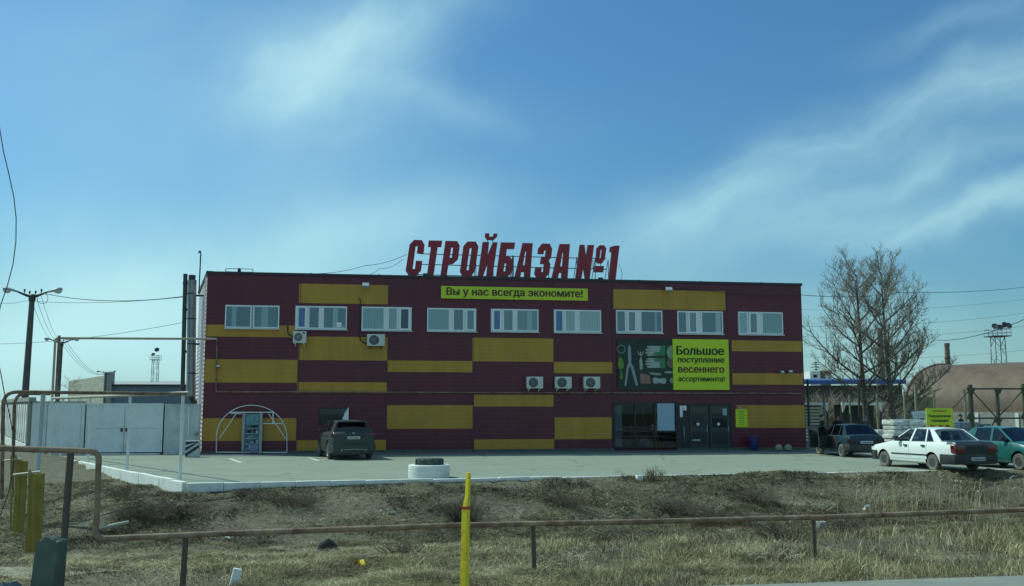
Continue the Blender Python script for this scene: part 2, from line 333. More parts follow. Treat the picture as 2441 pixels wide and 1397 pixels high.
def text_mesh(body, width, depth=.01, bold=.0, height=None):   # lettering: glyph outlines triangulated and given thickness
    from mathutils.geometry import delaunay_2d_cdt, interpolate_bezier
    if body not in TXT_CACHE:
        cu = bpy.data.curves.new('tmp', 'FONT'); cu.body = body; cu.size = 1
        ob = bpy.data.objects.new('tmp', cu); COL.objects.link(ob); bpy.context.view_layer.update()
        c2 = ob.to_curve(bpy.context.evaluated_depsgraph_get()); loops = []
        for sp in c2.splines:
            p = []
            if sp.type == 'BEZIER':
                b = sp.bezier_points; m = len(b)
                for k in range(m):
                    a, c = b[k], b[(k+1) % m]; straight = (a.handle_right-a.co).cross(c.co-a.co).length < 1e-5 and (c.handle_left-c.co).cross(c.co-a.co).length < 1e-5
                    q = [a.co] if straight else interpolate_bezier(a.co, a.handle_right, c.handle_left, c.co, 5)[:-1]; p += [(v.x, v.y) for v in q]
            else: p = [(v.co.x, v.co.y) for v in sp.points]
            p = [v for k, v in enumerate(p) if math.dist(v, p[k-1]) > 1e-5]
            if len(p) > 2: loops.append(p)
        ob.to_curve_clear(); bpy.data.objects.remove(ob); bpy.data.curves.remove(cu)
        vs = []; es = []
        for p in loops: o = len(vs); vs += [Vector(v) for v in p]; es += [(o+k, o+(k+1) % len(p)) for k in range(len(p))]
        v2, e2, f2, *_ = delaunay_2d_cdt(vs, es, [], 0, 1e-6); segs = [(p[k], p[(k+1) % len(p)]) for p in loops for k in range(len(p))]
        S = np.array(segs); A_, B_ = S[:, 0], S[:, 1]; keep = []
        for f in f2:
            cx = sum(v2[k].x for k in f)/3; cy = sum(v2[k].y for k in f)/3
            up = (A_[:, 1] <= cy) & (B_[:, 1] > cy); dn = (A_[:, 1] > cy) & (B_[:, 1] <= cy)
            cr = (B_[:, 0]-A_[:, 0])*(cy-A_[:, 1]) - (cx-A_[:, 0])*(B_[:, 1]-A_[:, 1])
            if int((up & (cr > 0)).sum()) - int((dn & (cr < 0)).sum()) != 0: keep.append(list(f))
        TXT_CACHE[body] = ([(v.x, v.y) for v in v2], keep)
    P2, T = TXT_CACHE[body]; n = len(P2); P = np.array(P2); used = np.unique(np.array(T)); lo, hi = P[used].min(0), P[used].max(0)
    k = width/(hi[0]-lo[0]); ky = k if height is None else height/(hi[1]-lo[1]); x = (P[:, 0]-(lo[0]+hi[0])/2)*k; y = (P[:, 1]-(lo[1]+hi[1])/2)*ky
    V = [(float(a), float(b), 0.) for a, b in zip(x, y)] + [(float(a), float(b), depth) for a, b in zip(x, y)]; edges = {}
    for t in T:
        for q in range(3): e = (t[q], t[(q+1) % 3]); edges[e] = edges.get(e, 0)+1
    F = [list(reversed(t)) for t in T] + [[i+n for i in t] for t in T] + [[a, b, b+n, a+n] for (a, b) in edges if (b, a) not in edges]
    return V, F

# ------------------------------------------------------------------ building frame
WA = Vector((-14.585, 46.898, 0)); WB = Vector((15.202, 51.580, 0)); WL = (WB-WA).length; WH = 8.6
WROT = math.atan2(WB.y-WA.y, WB.x-WA.x); WM = Matrix.Translation(WA) @ Matrix.Rotation(WROT, 4, 'Z'); WMI = WM.inverted()
def wl(px, py, off=0.0):                                     # photo point -> (u, z) on the plane parallel to the facade
    o = WMI @ Vector((0, 0, EYE)); d = WMI.to_3x3() @ ray(px, py); t = (off-o.y)/d.y; p = o + d*t; return p.x, p.z
def wrect(x0, y0, x1, y1, off=0.0):
    a = wl(x0, (y0), off); b = wl(x1, y1, off); return a[0], b[1], b[0], a[1]          # u0,z0,u1,z1
def wpt(u, y, z): return WM @ Vector((u, y, z))
def wthing(name, label, cat, u, y, z, group=None): return thing(name, label, cat, wpt(u, y, z), WROT, group)

# ================================================================== SETTING: ground, lot, road
K0 = ground(447, 1153); K1 = ground(2500, 1117); K2 = ground(108, 1086)
kf = (K1-K0).normalized(); kn = Vector((kf.y, -kf.x, 0))            # towards the camera
kl = (K2-K0).normalized(); kln = Vector((-kl.y, kl.x, 0))           # towards the left
if kln.x > 0: kln = -kln
def smooth(t): t = np.clip(t, 0, 1); return t*t*(3-2*t)
def vnoise(x, y, s, seed=0):
    x = np.asarray(x, float)/s + seed*17.3; y = np.asarray(y, float)/s + seed*9.7
    xi, yi = np.floor(x).astype(int), np.floor(y).astype(int); xf, yf = x-xi, y-yi; xf = xf*xf*(3-2*xf); yf = yf*yf*(3-2*yf)
    def h(a, b):
        q = (a*374761393 + b*668265263 + seed*1442695) & 0x7fffffff; q = ((q ^ (q >> 13))*1274126177) & 0x7fffffff
        return ((q ^ (q >> 16)) & 0xffff)/65535.0
    return (h(xi,yi)*(1-xf)+h(xi+1,yi)*xf)*(1-yf) + (h(xi,yi+1)*(1-xf)+h(xi+1,yi+1)*xf)*yf
ROAD_K = .18; ROAD_D = 11.72
def road_d(x, y): return y - ROAD_K*x
def outside(x, y):                                           # metres outside the lot's kerb (front, left)
    df = (x-K0.x)*kn.x + (y-K0.y)*kn.y; dl = (x-K0.x)*kln.x + (y-K0.y)*kln.y
    return df, dl, np.maximum(df, dl)
def height(x, y):
    x = np.asarray(x, float); y = np.asarray(y, float)
    df, dl, o = outside(x, y)
    left = np.interp(x, [-9.6, -7.6, -3, 3.5], [1, .5, .30, 0])                             # kerb stands clear of the bank on the left only
    prof = np.interp(o, [-.6, -.1, .0, .7, 2, 5, 6.6, 9, 12.5, 15, 60], [-.06, -.06, .0, -.03, -.30, -.96, -1.05, -.82, -.33, -.04, -.02])
    prof = prof - left*np.interp(o, [-.45, -.08, 3, 8], [0, .32, .16, 0])
    rd = road_d(x, y); k = smooth((rd-ROAD_D-.6)/3.2)
    z = prof*k + (.02)*(1-k)
    amp = np.where(o > .3, 1., 0.)*smooth((rd-ROAD_D+.1)/1.5)*(y < 60)
    z = z + amp*((vnoise(x, y, 2.3, 1)-.5)*.22 + (vnoise(x, y, .8, 2)-.5)*.12 + (vnoise(x, y, .35, 3)-.5)*.05)
    z = np.where(rd < ROAD_D, .03, z)
    far = smooth((y-33)/8)*(dl > 0); z = z*(1-far) + far*(.12 + 0*z)
    return z
def make_ground():
    xs = np.unique(np.concatenate([np.linspace(-1500, -60, 14), np.linspace(-60, -26, 18), np.arange(-26, 26, .33), np.linspace(26, 60, 18), np.linspace(60, 1500, 14)]))
    ys = np.unique(np.concatenate([np.linspace(-200, 6, 12), np.arange(6, 36, .28), np.linspace(36, 70, 30), np.linspace(70, 3000, 20)]))
    X, Y = np.meshgrid(xs, ys); Z = height(X, Y); n, m = len(ys), len(xs)
    V = np.stack([X.ravel(), Y.ravel(), Z.ravel()], 1)
    i = np.arange(n-1)[:, None]*m + np.arange(m-1)[None, :]; F = np.stack([i, i+1, i+1+m, i+m], -1).reshape(-1, 4)
    me = bpy.data.meshes.new('ground'); me.from_pydata(V.tolist(), [], F.tolist()); me.materials.append(ground_m)
    me.polygons.foreach_set('use_smooth', [True]*len(me.polygons))
    o = bpy.data.objects.new('ground', me); COL.objects.link(o); struct(o)
make_ground()
def sheet(name, pts, z, mat, sub=None):
    mb = MB(); mb.add([(p[0], p[1], z) for p in pts], [tuple(range(len(pts)))], mat); return struct(mb.build(name))
KR = K1 + kf*60
sheet('parking_lot', [K0, K1, KR, KR + Vector((0, 60, 0)), Vector((-10, 95, 0)), Vector((-24, 60, 0)), K2 + kl*3], 0.0, asphalt)
rx0, rx1 = -220, 220
sheet('road', [(rx0, -6+ROAD_K*rx0), (rx1, -6+ROAD_K*rx1), (rx1, ROAD_D+.05+ROAD_K*rx1), (rx0, ROAD_D+.05+ROAD_K*rx0)], .06, road_m)
# trodden earth patch at the lower left
def earth_patch():
    c = ground(40, 1365, -.02); n = 40; mb = MB(); ring = []; 
    for k in range(n):
        a = 2*math.pi*k/n; rr = 1 + .25*math.sin(3*a+1) + .15*math.sin(7*a)
        x, y = c.x - .6 + 1.5*rr*math.cos(a), c.y + .75*rr*math.sin(a); ring.append((x, y, float(height(x, y)) + .012))
    mid = [(c.x-.6 + (p[0]-c.x+.6)*.5, c.y + (p[1]-c.y)*.5) for p in ring]; mid = [(x, y, float(height(x, y))+.03) for x, y in mid]
    vs = ring + mid + [(c.x-.6, c.y, float(height(c.x-.6, c.y))+.035)]
    fs = [(i, (i+1)%n, n+(i+1)%n, n+i) for i in range(n)] + [(n+i, n+(i+1)%n, 2*n) for i in range(n)]
    mb.add(vs, fs, dirt_m, True); struct(mb.build('dirt_path'))
earth_patch()
def kerb_run(a, b, n, jitter, w=.16, top=.02, bot=-.34, skip=()):
    mb = MB(); d = (b-a)/n; t = d.normalized(); nn = Vector((-t.y, t.x, 0)); ang = math.atan2(t.y, t.x)
    for i in range(n):
        p = a + d*i; L = d.length-.012; dz = random.uniform(-jitter, jitter); 
        mt = Matrix.Translation(p + Vector((0, 0, dz)) + nn*random.uniform(-jitter, jitter)*.6) @ Matrix.Rotation(ang + random.uniform(-jitter, jitter)*.12, 4, 'Z')
        mb.bbox((0, -w/2, bot), (L, w/2, top), white_conc, .012, mt, 1)
    return mb
mb = kerb_run(K0 + kn*.09, K0 + kn*.09 + kf*11.2, 11, .014, top=.03); struct(mb.build('kerb'))
mb = kerb_run(K0 + kn*.09 + kf*11.2, K1 + kn*.09 + kf*8, 17, .006, top=.014); struct(mb.build('kerb'))
mb = kerb_run(K0 + kln*.08, K2 + kln*.08 + kl*1.0, 19, .015, top=.06); struct(mb.build('kerb'))
mb = MB(); mb.add([wpt(-.3, -2.5, .004), wpt(WL+.4, -2.5, .004), wpt(WL+.4, .3, .004), wpt(-.3, .3, .004)], [(0,1,2,3)], M('wall_shade_tone', (.15, .16, .165), .85, var=.3, scale=1.2, bump=.4, dirt=(.09,.10,.105), dirt_amt=.5)); struct(mb.build('wall_shade_strip'))  # dark strip added to deepen the building's shadow at the wall foot
for (a, b) in (((548, 1093.5), (573, 1102.5)), ((735, 1091), (758, 1098))):
    p, q = ground(*a), ground(*b); d = (q-p).normalized(); nn = Vector((-d.y, d.x, 0))*.07
    q = q + d*.2; mb = MB(); mb.add([p-nn+Vector((0,0,.004)), q-nn+Vector((0,0,.004)), q+nn+Vector((0,0,.004)), p+nn+Vector((0,0,.004))], [(0,1,2,3)], line_paint)
    struct(mb.build('parking_line'))

# ================================================================== STORE BUILDING
def store():
    B = thing('store_building', 'two-storey maroon store clad with yellow rectangles, roof sign on top', 'building', WA, WROT)
    du, dz = wrect(1463, 958, 1612, 1068)[0:3:2], wrect(1463, 958, 1612, 1068)[1::2]
    u0, u1 = du; z0, z1 = .08, dz[1]
    mb = MB()
    def q(a, b, c, d): mb.add([(a, 0, c), (b, 0, c), (b, 0, d), (a, 0, d)], [(0,1,2,3)], maroon)
    q(0, WL, z1, WH); q(0, u0, 0, z1); q(u1, WL, 0, z1); q(u0, u1, 0, z0)
    dp = 1.3                                                  # display recess behind the shop window
    for f in ([(u0,0,z0),(u0,dp,z0),(u0,dp,z1),(u0,0,z1)], [(u1,0,z0),(u1,dp,z0),(u1,dp,z1),(u1,0,z1)], [(u0,0,z0),(u1,0,z0),(u1,dp,z0),(u0,dp,z0)],
              [(u0,0,z1),(u1,0,z1),(u1,dp,z1),(u0,dp,z1)], [(u0,dp,z0),(u1,dp,z0),(u1,dp,z1),(u0,dp,z1)]): mb.add(f, [(0,1,2,3)], dark_in)
    lb = WMI @ Vector((-17.6, 55.2, 0)); bk = WMI @ Vector((-17.2, 68, 0)); rb = WMI @ Vector((13.2, 70, 0))
    mb.add([(0,0,0), lb, lb+Vector((0,0,WH)), (0,0,WH)], [(0,1,2,3)], side_siding)
    for a, b in ((lb, bk), (bk, rb), (rb, Vector((WL,0,0)))): mb.add([a, b, b+Vector((0,0,WH)), a+Vector((0,0,WH))], [(0,1,2,3)], maroon)
    mb.build('wall', B)
    mb = MB(); top = Vector((0,0,WH-.25)); mb.add([Vector((0,.02,0))+top, Vector((WL,.02,0))+top, rb+top, bk+top, lb+top], [(0,1,2,3,4)], roof_m); mb.build('roof', B)
    mb = MB(); ring = [Vector((0,0,0)), Vector((WL,0,0)), rb, bk, lb]
    for i in range(5):
        a, b = ring[i], ring[(i+1)%5]; d = (b-a).normalized(); nn = Vector((d.y, -d.x, 0)); L = (b-a).length
        mt = Matrix.Translation(a + Vector((0,0,WH))) @ Matrix.Rotation(math.atan2(d.y, d.x), 4, 'Z')
        mb.box((-.05, -.06, -.07 - .004*i), (L+.05, .25, .05 + .004*i), flash_m, mt)
    for i in range(9):                                        # lapped sheet joints
        u = 1.5 + i*3.3; mb.box((u, -.075, -.075+WH), (u+.10, .02, WH+.062), flash_m)
    mb.build('parapet_flashing', B)
    for k, r in enumerate([(713,678,925,724),(1462,692,1729,738),(488,775,711,803),(712,803,924,859),(488,857,709,912),(709,911,922,937),(924,860,1126,887),(1126,806,1319,862),
              (1319,863,1461,890),(1744,812,1911,838),(1746,890,1914,917),(921,966,1128,1022),(1130,941,1321,969),(1322,995,1458,1047),(1130,1047,1322,1074),(482,997,706,1051),(706,1049,920,1076),(1755,966,1921,1020)]):
        a = wl((r[0]+r[2])/2, r[1]); b = wl((r[0]+r[2])/2, r[3]); ua = wl(r[0], (r[1]+r[3])/2)[0]; ub = wl(r[2], (r[1]+r[3])/2)[0]
        ua = max(ua, .03); ub = min(ub, WL-.03)
        mb = MB(); mb.box((ua, -.012, b[1]), (ub, .02, a[1]), yellow); mb.build('cladding_panel', B)
    for px in (712, 923, 1127.5, 1320, 1460, 1737):           # joints between cladding bays
        u = wl(px, 900)[0]; mb = MB(); mb.box((u-.014, -.0155, z1+.1 if 1450 < px < 1740 else .14), (u+.014, .01, WH-.09), flash_m); mb.build('cladding_joint', B)
    mb = MB(); mb.box((-.03, -.05, .0), (u0, .02, .13), conc_dark); mb.box((u1, -.05, .0), (WL+.03, .02, .13), conc_dark); mb.build('plinth', B)
    # ---- upper windows
    wins = [(537,728,666,783,'two'),(704,730,827,785,'A'),(862,732,981,788,'B3'),(1018,735,1135,790,'B'),(1170,737,1283,791,'A'),(1320,739,1432,793,'A6'),(1468,740,1578,794,'C'),(1614,742,1722,796,'C'),(1759,744,1865,798,'C9')]
    pats = {'two': [(0,.485,0,0),(.515,1,0,0)], 'A': [(.03,.22,3,1),(.25,.475,0,0),(.53,1,0,0)], 'B3': [(0,.46,1,0),(.52,.72,1,0),(.75,.97,2,1)], 'B': [(0,.46,1,0),(.52,.75,0,0),(.78,.98,0,1)],
            'A6': [(.02,.20,3,0),(.23,.46,1,0),(.52,1,1,0)], 'C': [(0,.21,0,0),(.235,.44,0,1),(.52,1,0,0)], 'C9': [(0,.21,1,0),(.235,.44,0,1),(.52,1,1,0)]}
    for i, (x0, y0, x1, y1, pt) in enumerate(wins):
        ym = (y0+y1)/2; xm = (x0+x1)/2; a = wl(x0, ym)[0]; b = wl(x1, ym)[0]; t = wl(xm, y0)[1]; z = wl(xm, y1)[1]; W = b-a
        fr = MB(); sash = MB(); fr.box((a, -.05, z), (b, .01, t), white_pvc)      # frame slab; panes sit proud of it in recessed look
        W_ = fr
        panes = []
        for (f0, f1, g, deep) in pats[pt]:
            p0, p1 = a + W*f0, a + W*f1; th = .055 + .03*deep; dep = .085 + .02*deep
            W_.box((p0, -dep, z+.02), (p0+th, -.05, t-.02), white_pvc); W_.box((p1-th, -dep, z+.02), (p1, -.05, t-.02), white_pvc)
            W_.box((p0+th, -dep+.002, z+.02), (p1-th, -.05, z+.02+th), white_pvc); W_.box((p0+th, -dep+.002, t-.02-th), (p1-th, -.05, t-.02), white_pvc)
            panes.append((p0+th, p1-th, z+.02+th, t-.02-th, g))
        if pt == 'two': 
            for s_ in (a+W*.485+.01, ): W_.box((s_, -.075, z-.05), (s_+W*.03-.02, -.05, t-.03), steel_grey)
        w = W_.build('window', B)
        for (p0, p1, q0, q1, g) in panes:
            m_ = MB(); m_.box((p0, -.058, q0), (p1, -.048, q1), WRR.choice(WGV[g]))
            if g == 1 and p1-p0 > .6:                         # vertical blind slats behind the pane read as faint lines
                k = int((p1-p0)/.13)
                for j in range(1, k): m_.box((p0+(p1-p0)*j/k-.006, -.0605, q0+.02), (p0+(p1-p0)*j/k+.006, -.0585, q1-.02), WG[0])
            if g == 0 and p1-p0 > .7: a_ = p0 + (p1-p0)*WRR.uniform(.05, .7); m_.box((a_, -.0605, q0+.01), (a_+(p1-p0)*WRR.uniform(.1, .28), -.0585, q1-.01), WGV[1][WRR.randrange(3)])   # drawn curtain
            m_.build('pane', w)
        s = MB(); s.box((a-.01, -.16, z-.045), (b+.05, -.05, z-.015), white_pvc); s.build('sill', w)
        if i == 1:
            m_ = MB(); m_.bbox((a+W*.80, -.075, z+.12), (a+W*.90, -.061, z+.34), white_pvc, .004); m_.bbox((a+W*.74, -.075, z+.10), (a+W*.95, -.061, z+.125), white_pvc, .003); m_.build('window_sticker', w)
    # ---- shop window: frame, panes, goods inside
    fr = MB(); xs = [wl(p, 1010)[0] for p in (1463, 1513, 1561, 1612)]; zt = wl(1540, 1028)[1]; zb = .12; zz = z1
    for x in xs: fr.box((x-.04, -.06, zb), (x+.04, .05, zz), door_m)
    for zc in (zb+.03, zt, zz-.03): fr.box((xs[0], -.055, zc-.03), (xs[-1], .045, zc+.03), door_m)
    w = fr.build('shop_window', B); g = MB(); g.box((xs[0], -.012, zb), (xs[-1], -.004, zz), shop_glass); g.build('pane', w)
    pw = MB(); r = wrect(1566, 961, 1608, 1027); pw.box((r[0], -.03, r[1]), (r[2], -.02, r[3]), poster_w); pw.build('poster', w)
    gm = MB(); rr = random.Random(3)
    r = wrect(1466, 966, 1484, 1064); gm.box((r[0], .05, .2), (r[2], .12, r[3]), pale_in)
    for k in range(26):
        x = rr.uniform(xs[0]+.4, xs[-1]-.3); h_ = rr.choice((.25, .4, .55)); zc = rr.choice((.15, .15, .15, .75, 1.2)); y = rr.uniform(.25, .9)
        gm.bbox((x, y, zc), (x+rr.uniform(.2, .5), y+.25, zc+h_), rr.choice((blue_in, blue_in, pale_in, red_in, tool_steel, dark_in)), .02)
    gm.box((xs[0]+.3, .3, .70), (xs[-1]-.1, .9, .74), steel_grey); gm.box((xs[0]+.3, .5, 1.16), (xs[-1]-.1, .9, 1.19), steel_grey)
    pts = [(wl(1552, 960)[0] + .30*math.cos(t)*1.0 - .1, -.01+.1, (zz+zt)/2 + .05 + .62*math.sin(t)) for t in np.linspace(R(60), R(285), 26)]
    gm.tube(pts, .014, tool_steel, 6); gm.build('goods', w)
    # ---- entrance doors
    r = wrect(1614, 962, 1746, 1069); en = MB(); en.box((r[0], -.03, .13), (r[2], .01, r[3]), door_m)
    e = en.build('entrance', B); zt = r[3]
    for (a_, b_) in ((1644, 1687), (1692, 1737)):
        p, q_ = wl(a_, 1015)[0], wl(b_, 1015)[0]; d = MB(); d.box((p, -.075, .15), (q_, -.03, zt-.12), steel_dark)
        d.box((p+.1, -.082, 1.15), (q_-.1, -.076, zt-.22), grey_pane); d.box((p+.1, -.080, .3), (q_-.1, -.076, .95), door_m); dd = d.build('door', e)
        h = MB(); h.tube([(q_-.08, -.14, .95), (q_-.08, -.14, 1.25)], .014, chrome, 6); h.build('handle', dd)
        st = MB(); st.lathe([(.0, -.092), (.075, -.092), (.075, -.084), (0, -.084)], white_pvc, 16, 'y', (wl((a_+b_)/2-3, 1012)[0], 0, wl(1660, 1011)[1])); st.build('sticker', dd)
    st = MB(); r = wrect(1620, 967, 1627, 994); st.box((r[0], -.04, r[1]), (r[2], -.032, r[3]), white_paint); st.build('notice', e); st = MB(); r = wrect(1627.5, 967, 1636, 978); st.box((r[0], -.04, r[1]), (r[2], -.032, r[3]), white_paint)
    st.build('notice', e); st = MB(); r = wrect(1721, 974, 1731, 990); st.box((r[0], -.095, r[1]), (r[2], -.084, r[3]), pale_in); st.build('notice', e)
    st = MB(); r = wrect(1650, 1047, 1668, 1051); st.box((r[0], -.095, r[1]), (r[2], -.083, r[3]), pale_in)
    st.tube([(wl(1629, 1012)[0], -.1, .2), (wl(1629, 1012)[0], -.1, wl(1629, 1014)[1])], .018, steel_grey, 8); st.box((wl(1600, 0)[0], -.034, .3), (wl(1645, 0)[0], -.0315, 1.0), red_paint) if False else None
    st.build('kick_plate', e)
    # ---- dark grey ground-floor window behind the car
    r = wrect(760, 972, 831, 1012); m_ = MB(); m_.box((r[0], -.03, r[1]), (r[2], .0, r[3]), door_m); w = m_.build('window', B); m_ = MB(); m_.box((r[0]+.05, -.036, r[1]+.05), (r[2]-.05, -.031, r[3]-.05), grey_pane); m_.build('pane', w)
    # ---- corner drain pipe on the lit side
    d = (Vector(lb)).normalized(); m_ = MB(); p = d*1.6 + Vector((-.1, 0, 0)); m_.tube([p + Vector((0,0,7.6)), p + Vector((0,0,2.2))], .07, white_pvc, 8)
    p = d*.25 + Vector((-.07, 0, 0)); m_.tube([p + Vector((0,0,WH-.2)), p + Vector((0,0,1.6))], .03, white_pvc, 8); m_.build('drainpipe', B)
store()

# ---- wall-mounted things
def facade_board(name, label, cat, rect, mat, th=.05, off=-.06):
    u0, z0, u1, z1 = rect; t = wthing(name, label, cat, (u0+u1)/2, off, (z0+z1)/2); w, h = (u1-u0)/2, (z1-z0)/2
    mb = MB(); mb.box((-w, -th, -h), (w, .03, h), mat); mb.build('board', t); return t, w, h
def put_text(t, body, width, cx, cz, y, mat, bold=.0, name='lettering', height=None, slant=0):
    vs, fs = text_mesh(body, width, .012, bold, height); mb = MB()
    for k, (ox, oz) in enumerate(((0, 0), (bold, 0), (-bold, 0), (0, bold*.6)) if bold else ((0, 0),)):
        e = width/max(4, len(body))*1.1; mb.add([(cx+a+ox*e, y-d-.0008*k, cz+b+oz*e) for a, b, d in vs], fs, mat)
    return mb.build(name, t)
a = wl(1051, 699)[0]; b = wl(1400, 701)[0]; zc = wl(1225, 700)[1]; hh = (wl(1225, 685)[1]-wl(1225, 714)[1])/2
t, w, h = facade_board('slogan_banner', 'long narrow lime banner with brown slogan above the upper windows', 'banner', (a, zc-hh, b, zc+hh), lime2)
put_text(t, 'Вы у нас всегда экономите!', 2*w*.925, 0, -.0, -.052, txt_brown, .05)
# billboard: dark green tools banner and lime panel
u0, z0, u1, z1 = wrect(1470, 808, 1606, 930); ub = wl(1606, 870, -.06)[0]
t, w, h = facade_board('tools_banner', 'dark green banner showing garden tools and gloves under the upper windows', 'banner', (u0, z0, ub, z1), green_ban, .03)
def tools(t, w, h):
    # banner px (crop 7.874 px per photo px, origin 1450,790) -> local
    cx, cz = (u0+ub)/2, (z0+z1)/2
    def P(x, y):
        a = wl(1450 + x/7.874, 790 + y/7.874, -.09); return a[0]-cx, a[1]-cz
    def shape(name, pts, mat, d=.004): 
        mb = MB(); vs, fs = curve_mesh([[P(*p) for p in q] for q in pts], d); mb.add([(a, -.031-c, b) for a, b, c in vs], fs, mat); return mb.build(name, t)
    circ = lambda x, y, rx, ry, n=24, a0=0, a1=360: [(x+rx*math.cos(R(a0+(a1-a0)*i/n)), y+ry*math.sin(R(a0+(a1-a0)*i/n))) for i in range(n)]
    shape('twine_picture', [circ(243, 333, 82, 82), circ(243, 333, 66, 66)], tool_ring)
    shape('trowel_picture', [[(222,475),(262,510),(290,600),(285,680),(250,705),(272,880),(262,905),(235,905),(225,880),(235,705),(190,690),(180,600),(195,510)]], tool_lime)
    shape('shears_picture', [[(390,240),(425,310),(432,520),(425,590),(470,660),(560,1005),(535,1020),(515,1012),(430,700),(405,645),(382,700),(340,1015),(318,1025),(303,1010),(350,660),(380,590),(372,520),(366,310)]], tool_steel)
    shape('fork_picture', [[(548,370),(562,372),(575,420),(598,425),(600,380),(616,380),(616,425),(640,420),(655,375),(668,378),(655,430),(618,448),(620,500),(640,540),(645,700),(630,715),(605,715),(592,700),(582,545),(605,500),(605,448),(565,435)]], tool_w)
    for dy, flip in ((0, 1), (0, -1)):
        Y = (lambda v: v) if flip == 1 else (lambda v: 960 - v + 0)
        shape('glove_picture', [[(x, Y(y)) for x, y in ((1070,268),(1060,455),(960,450),(760,462),(712,450),(730,432),(820,425),(705,415),(693,395),(715,378),(815,375),(705,360),(693,340),(715,325),(815,318),(735,305),(725,285),(745,272),(850,272),(960,278))]], tool_w)
        shape('glove_cuff_picture', [[(x, Y(y)) for x, y in ((1072,265),(1062,458),(965,452),(830,440),(880,390),(960,385),(968,300),(1000,275))]], glove_g, .006)
    shape('pot_picture', [circ(1225, 390, 130, 140, 20, 95, 265)], tool_pot); shape('saucer_picture', [circ(1230, 590, 130, 110, 20, 75, 265)], tool_brown, .003)
    shape('bag_picture', [[(600,785),(780,830),(795,980),(605,975)]], tool_pink); shape('knife_picture', [[(750,765),(985,785),(990,815),(960,825),(810,810)]], tool_steel)
    shape('rope_picture', [[(835,880),(880,862),(960,885),(1060,878),(1088,905),(1080,970),(1040,985),(950,965),(870,985),(840,950)]], tool_w); shape('brush_picture', [[(1050,765),(1080,745),(1235,752),(1235,785),(1080,785)]], tool_w)
    shape('coil_picture', [circ(1215, 920, 60, 55)], tool_pot)
tools(t, w, h)
c = [wl(*p, -.12) for p in ((1603, 808), (1734, 810), (1738, 929), (1607, 929))]; uu0, uu1 = wl(1604, 870, -.12)[0], wl(1737, 870, -.12)[0]; zz0, zz1 = wl(1670, 929.5, -.12)[1], wl(1670, 809, -.12)[1]
t, w, h = facade_board('assortment_billboard', 'square lime billboard with four lines of text beside the green tools banner', 'billboard', (uu0, zz0, uu1, zz1), lime, .06, -.10)
for body, x0, x1, y, m_ in (('Большое', 1613, 1725, 836, txt_dark), ('поступление', 1616, 1726, 861, txt_dark), ('весеннего', 1617, 1726, 882, txt_red), ('ассортимента!', 1617, 1727, 905, txt_dark)):
    a = wl(x0, y, -.16)[0]; b = wl(x1, y, -.16)[0]; put_text(t, body, b-a, (a+b)/2-(uu0+uu1)/2, wl(1670, y, -.16)[1]-(zz0+zz1)/2, -.0605, m_, .05)
r = wrect(1753, 975, 1782, 1018, -.05)
t, w, h = facade_board('opening_hours_board', 'small lime notice board with red header beside the entrance doors', 'notice board', r, lime, .03, -.04)
hd = MB(); hd.box((-w+.05, -.035, h+.01), (w-.05, .02, h+.10), red_paint); hd.build('header', t)
put_text(t, 'СТРОЙБАЗА №1', 2*w*.7, 0, h+.055, -.0355, white_paint, .05); 
mb = MB()
for k in range(8):
    q = w*(.62, .40, .46, .42, .55, .38, .5, .3)[k]; z = h*(.80-.215*k); mb.box((-q, -.0325, z-.022), (q, -.0303, z+.022), M('faint_print', (.16, .24, .02), .6, c2=(.34, .44, .02), scale=14))
mb.build('small_print', t)

# ---- air conditioners
def ac_unit(rect, label, group, brk, small=False, cable=None):
    u0, z0, u1, z1 = rect; W, H = u1-u0, z1-z0; t = wthing('air_conditioner', label, 'air conditioner', u0, -.10, z0, group)
    mb = MB(); mb.bbox((0, -.30, 0), (W, 0, H), ac_white, .025); mb.box((W*.72, -.303, H*.12), (W*.97, -.301, H*.86), ac_white); mb.build('casing', t)
    r_ = min(W*.30, H*.41); cx, cz = W*.40, H*.5; g = MB()
    g.lathe([(0, -.302), (r_, -.302), (r_, -.312), (r_*.96, -.318), (0, -.304)], steel_dark, 28, 'y', (cx, 0, cz))
    for k in range(1, 5):
        rr = r_*k/5; g.tube([(cx+rr*math.cos(a_), -.322, cz+rr*math.sin(a_)) for a_ in np.linspace(0, 2*math.pi, 25)], .006, steel_grey, 4)
    for k in range(8):
        a_ = k*math.pi/4+.2; g.tube([(cx, -.322, cz), (cx+r_*math.cos(a_), -.322, cz+r_*math.sin(a_))], .006, steel_grey, 4)
    gr = g.build('fan_grille', t)
    f = MB()
    for k in range(4 if small else 3):
        a_ = k*2*math.pi/(4 if small else 3)+.5; p = [(cx+r_*.2*math.cos(a_), -.311, cz+r_*.2*math.sin(a_)), (cx+r_*.85*math.cos(a_), -.309, cz+r_*.85*math.sin(a_)), (cx+r_*.85*math.cos(a_+.55), -.315, cz+r_*.85*math.sin(a_+.55)), (cx+r_*.2*math.cos(a_+.9), -.315, cz+r_*.2*math.sin(a_+.9))]
        f.add(p, [(0,1,2,3)], ac_white if small else lamp_pole)
    f.build('fan', gr)
    b = MB()
    for x in (W*.14, W*.78): b.box((x, -.32, -.05), (x+.04, .09, -.005), brk); b.box((x, .06, -.13), (x+.04, .098, -.05), brk)
    b.build('bracket', t)
    if small: b = MB(); b.lathe([(0,-.31),(.05,-.31),(.05,-.302),(0,-.302)], steel_dark, 14, 'y', (W*.82, 0, H*.85)); b.build('badge', t)
    if cable:
        b = MB(); pts = [Vector((wl(*p, -.02)[0]-u0, .07, wl(*p, -.02)[1]-z0)) for p in cable]; b.tube(pts, .028, wire_m, 8); b.build('cable', t)
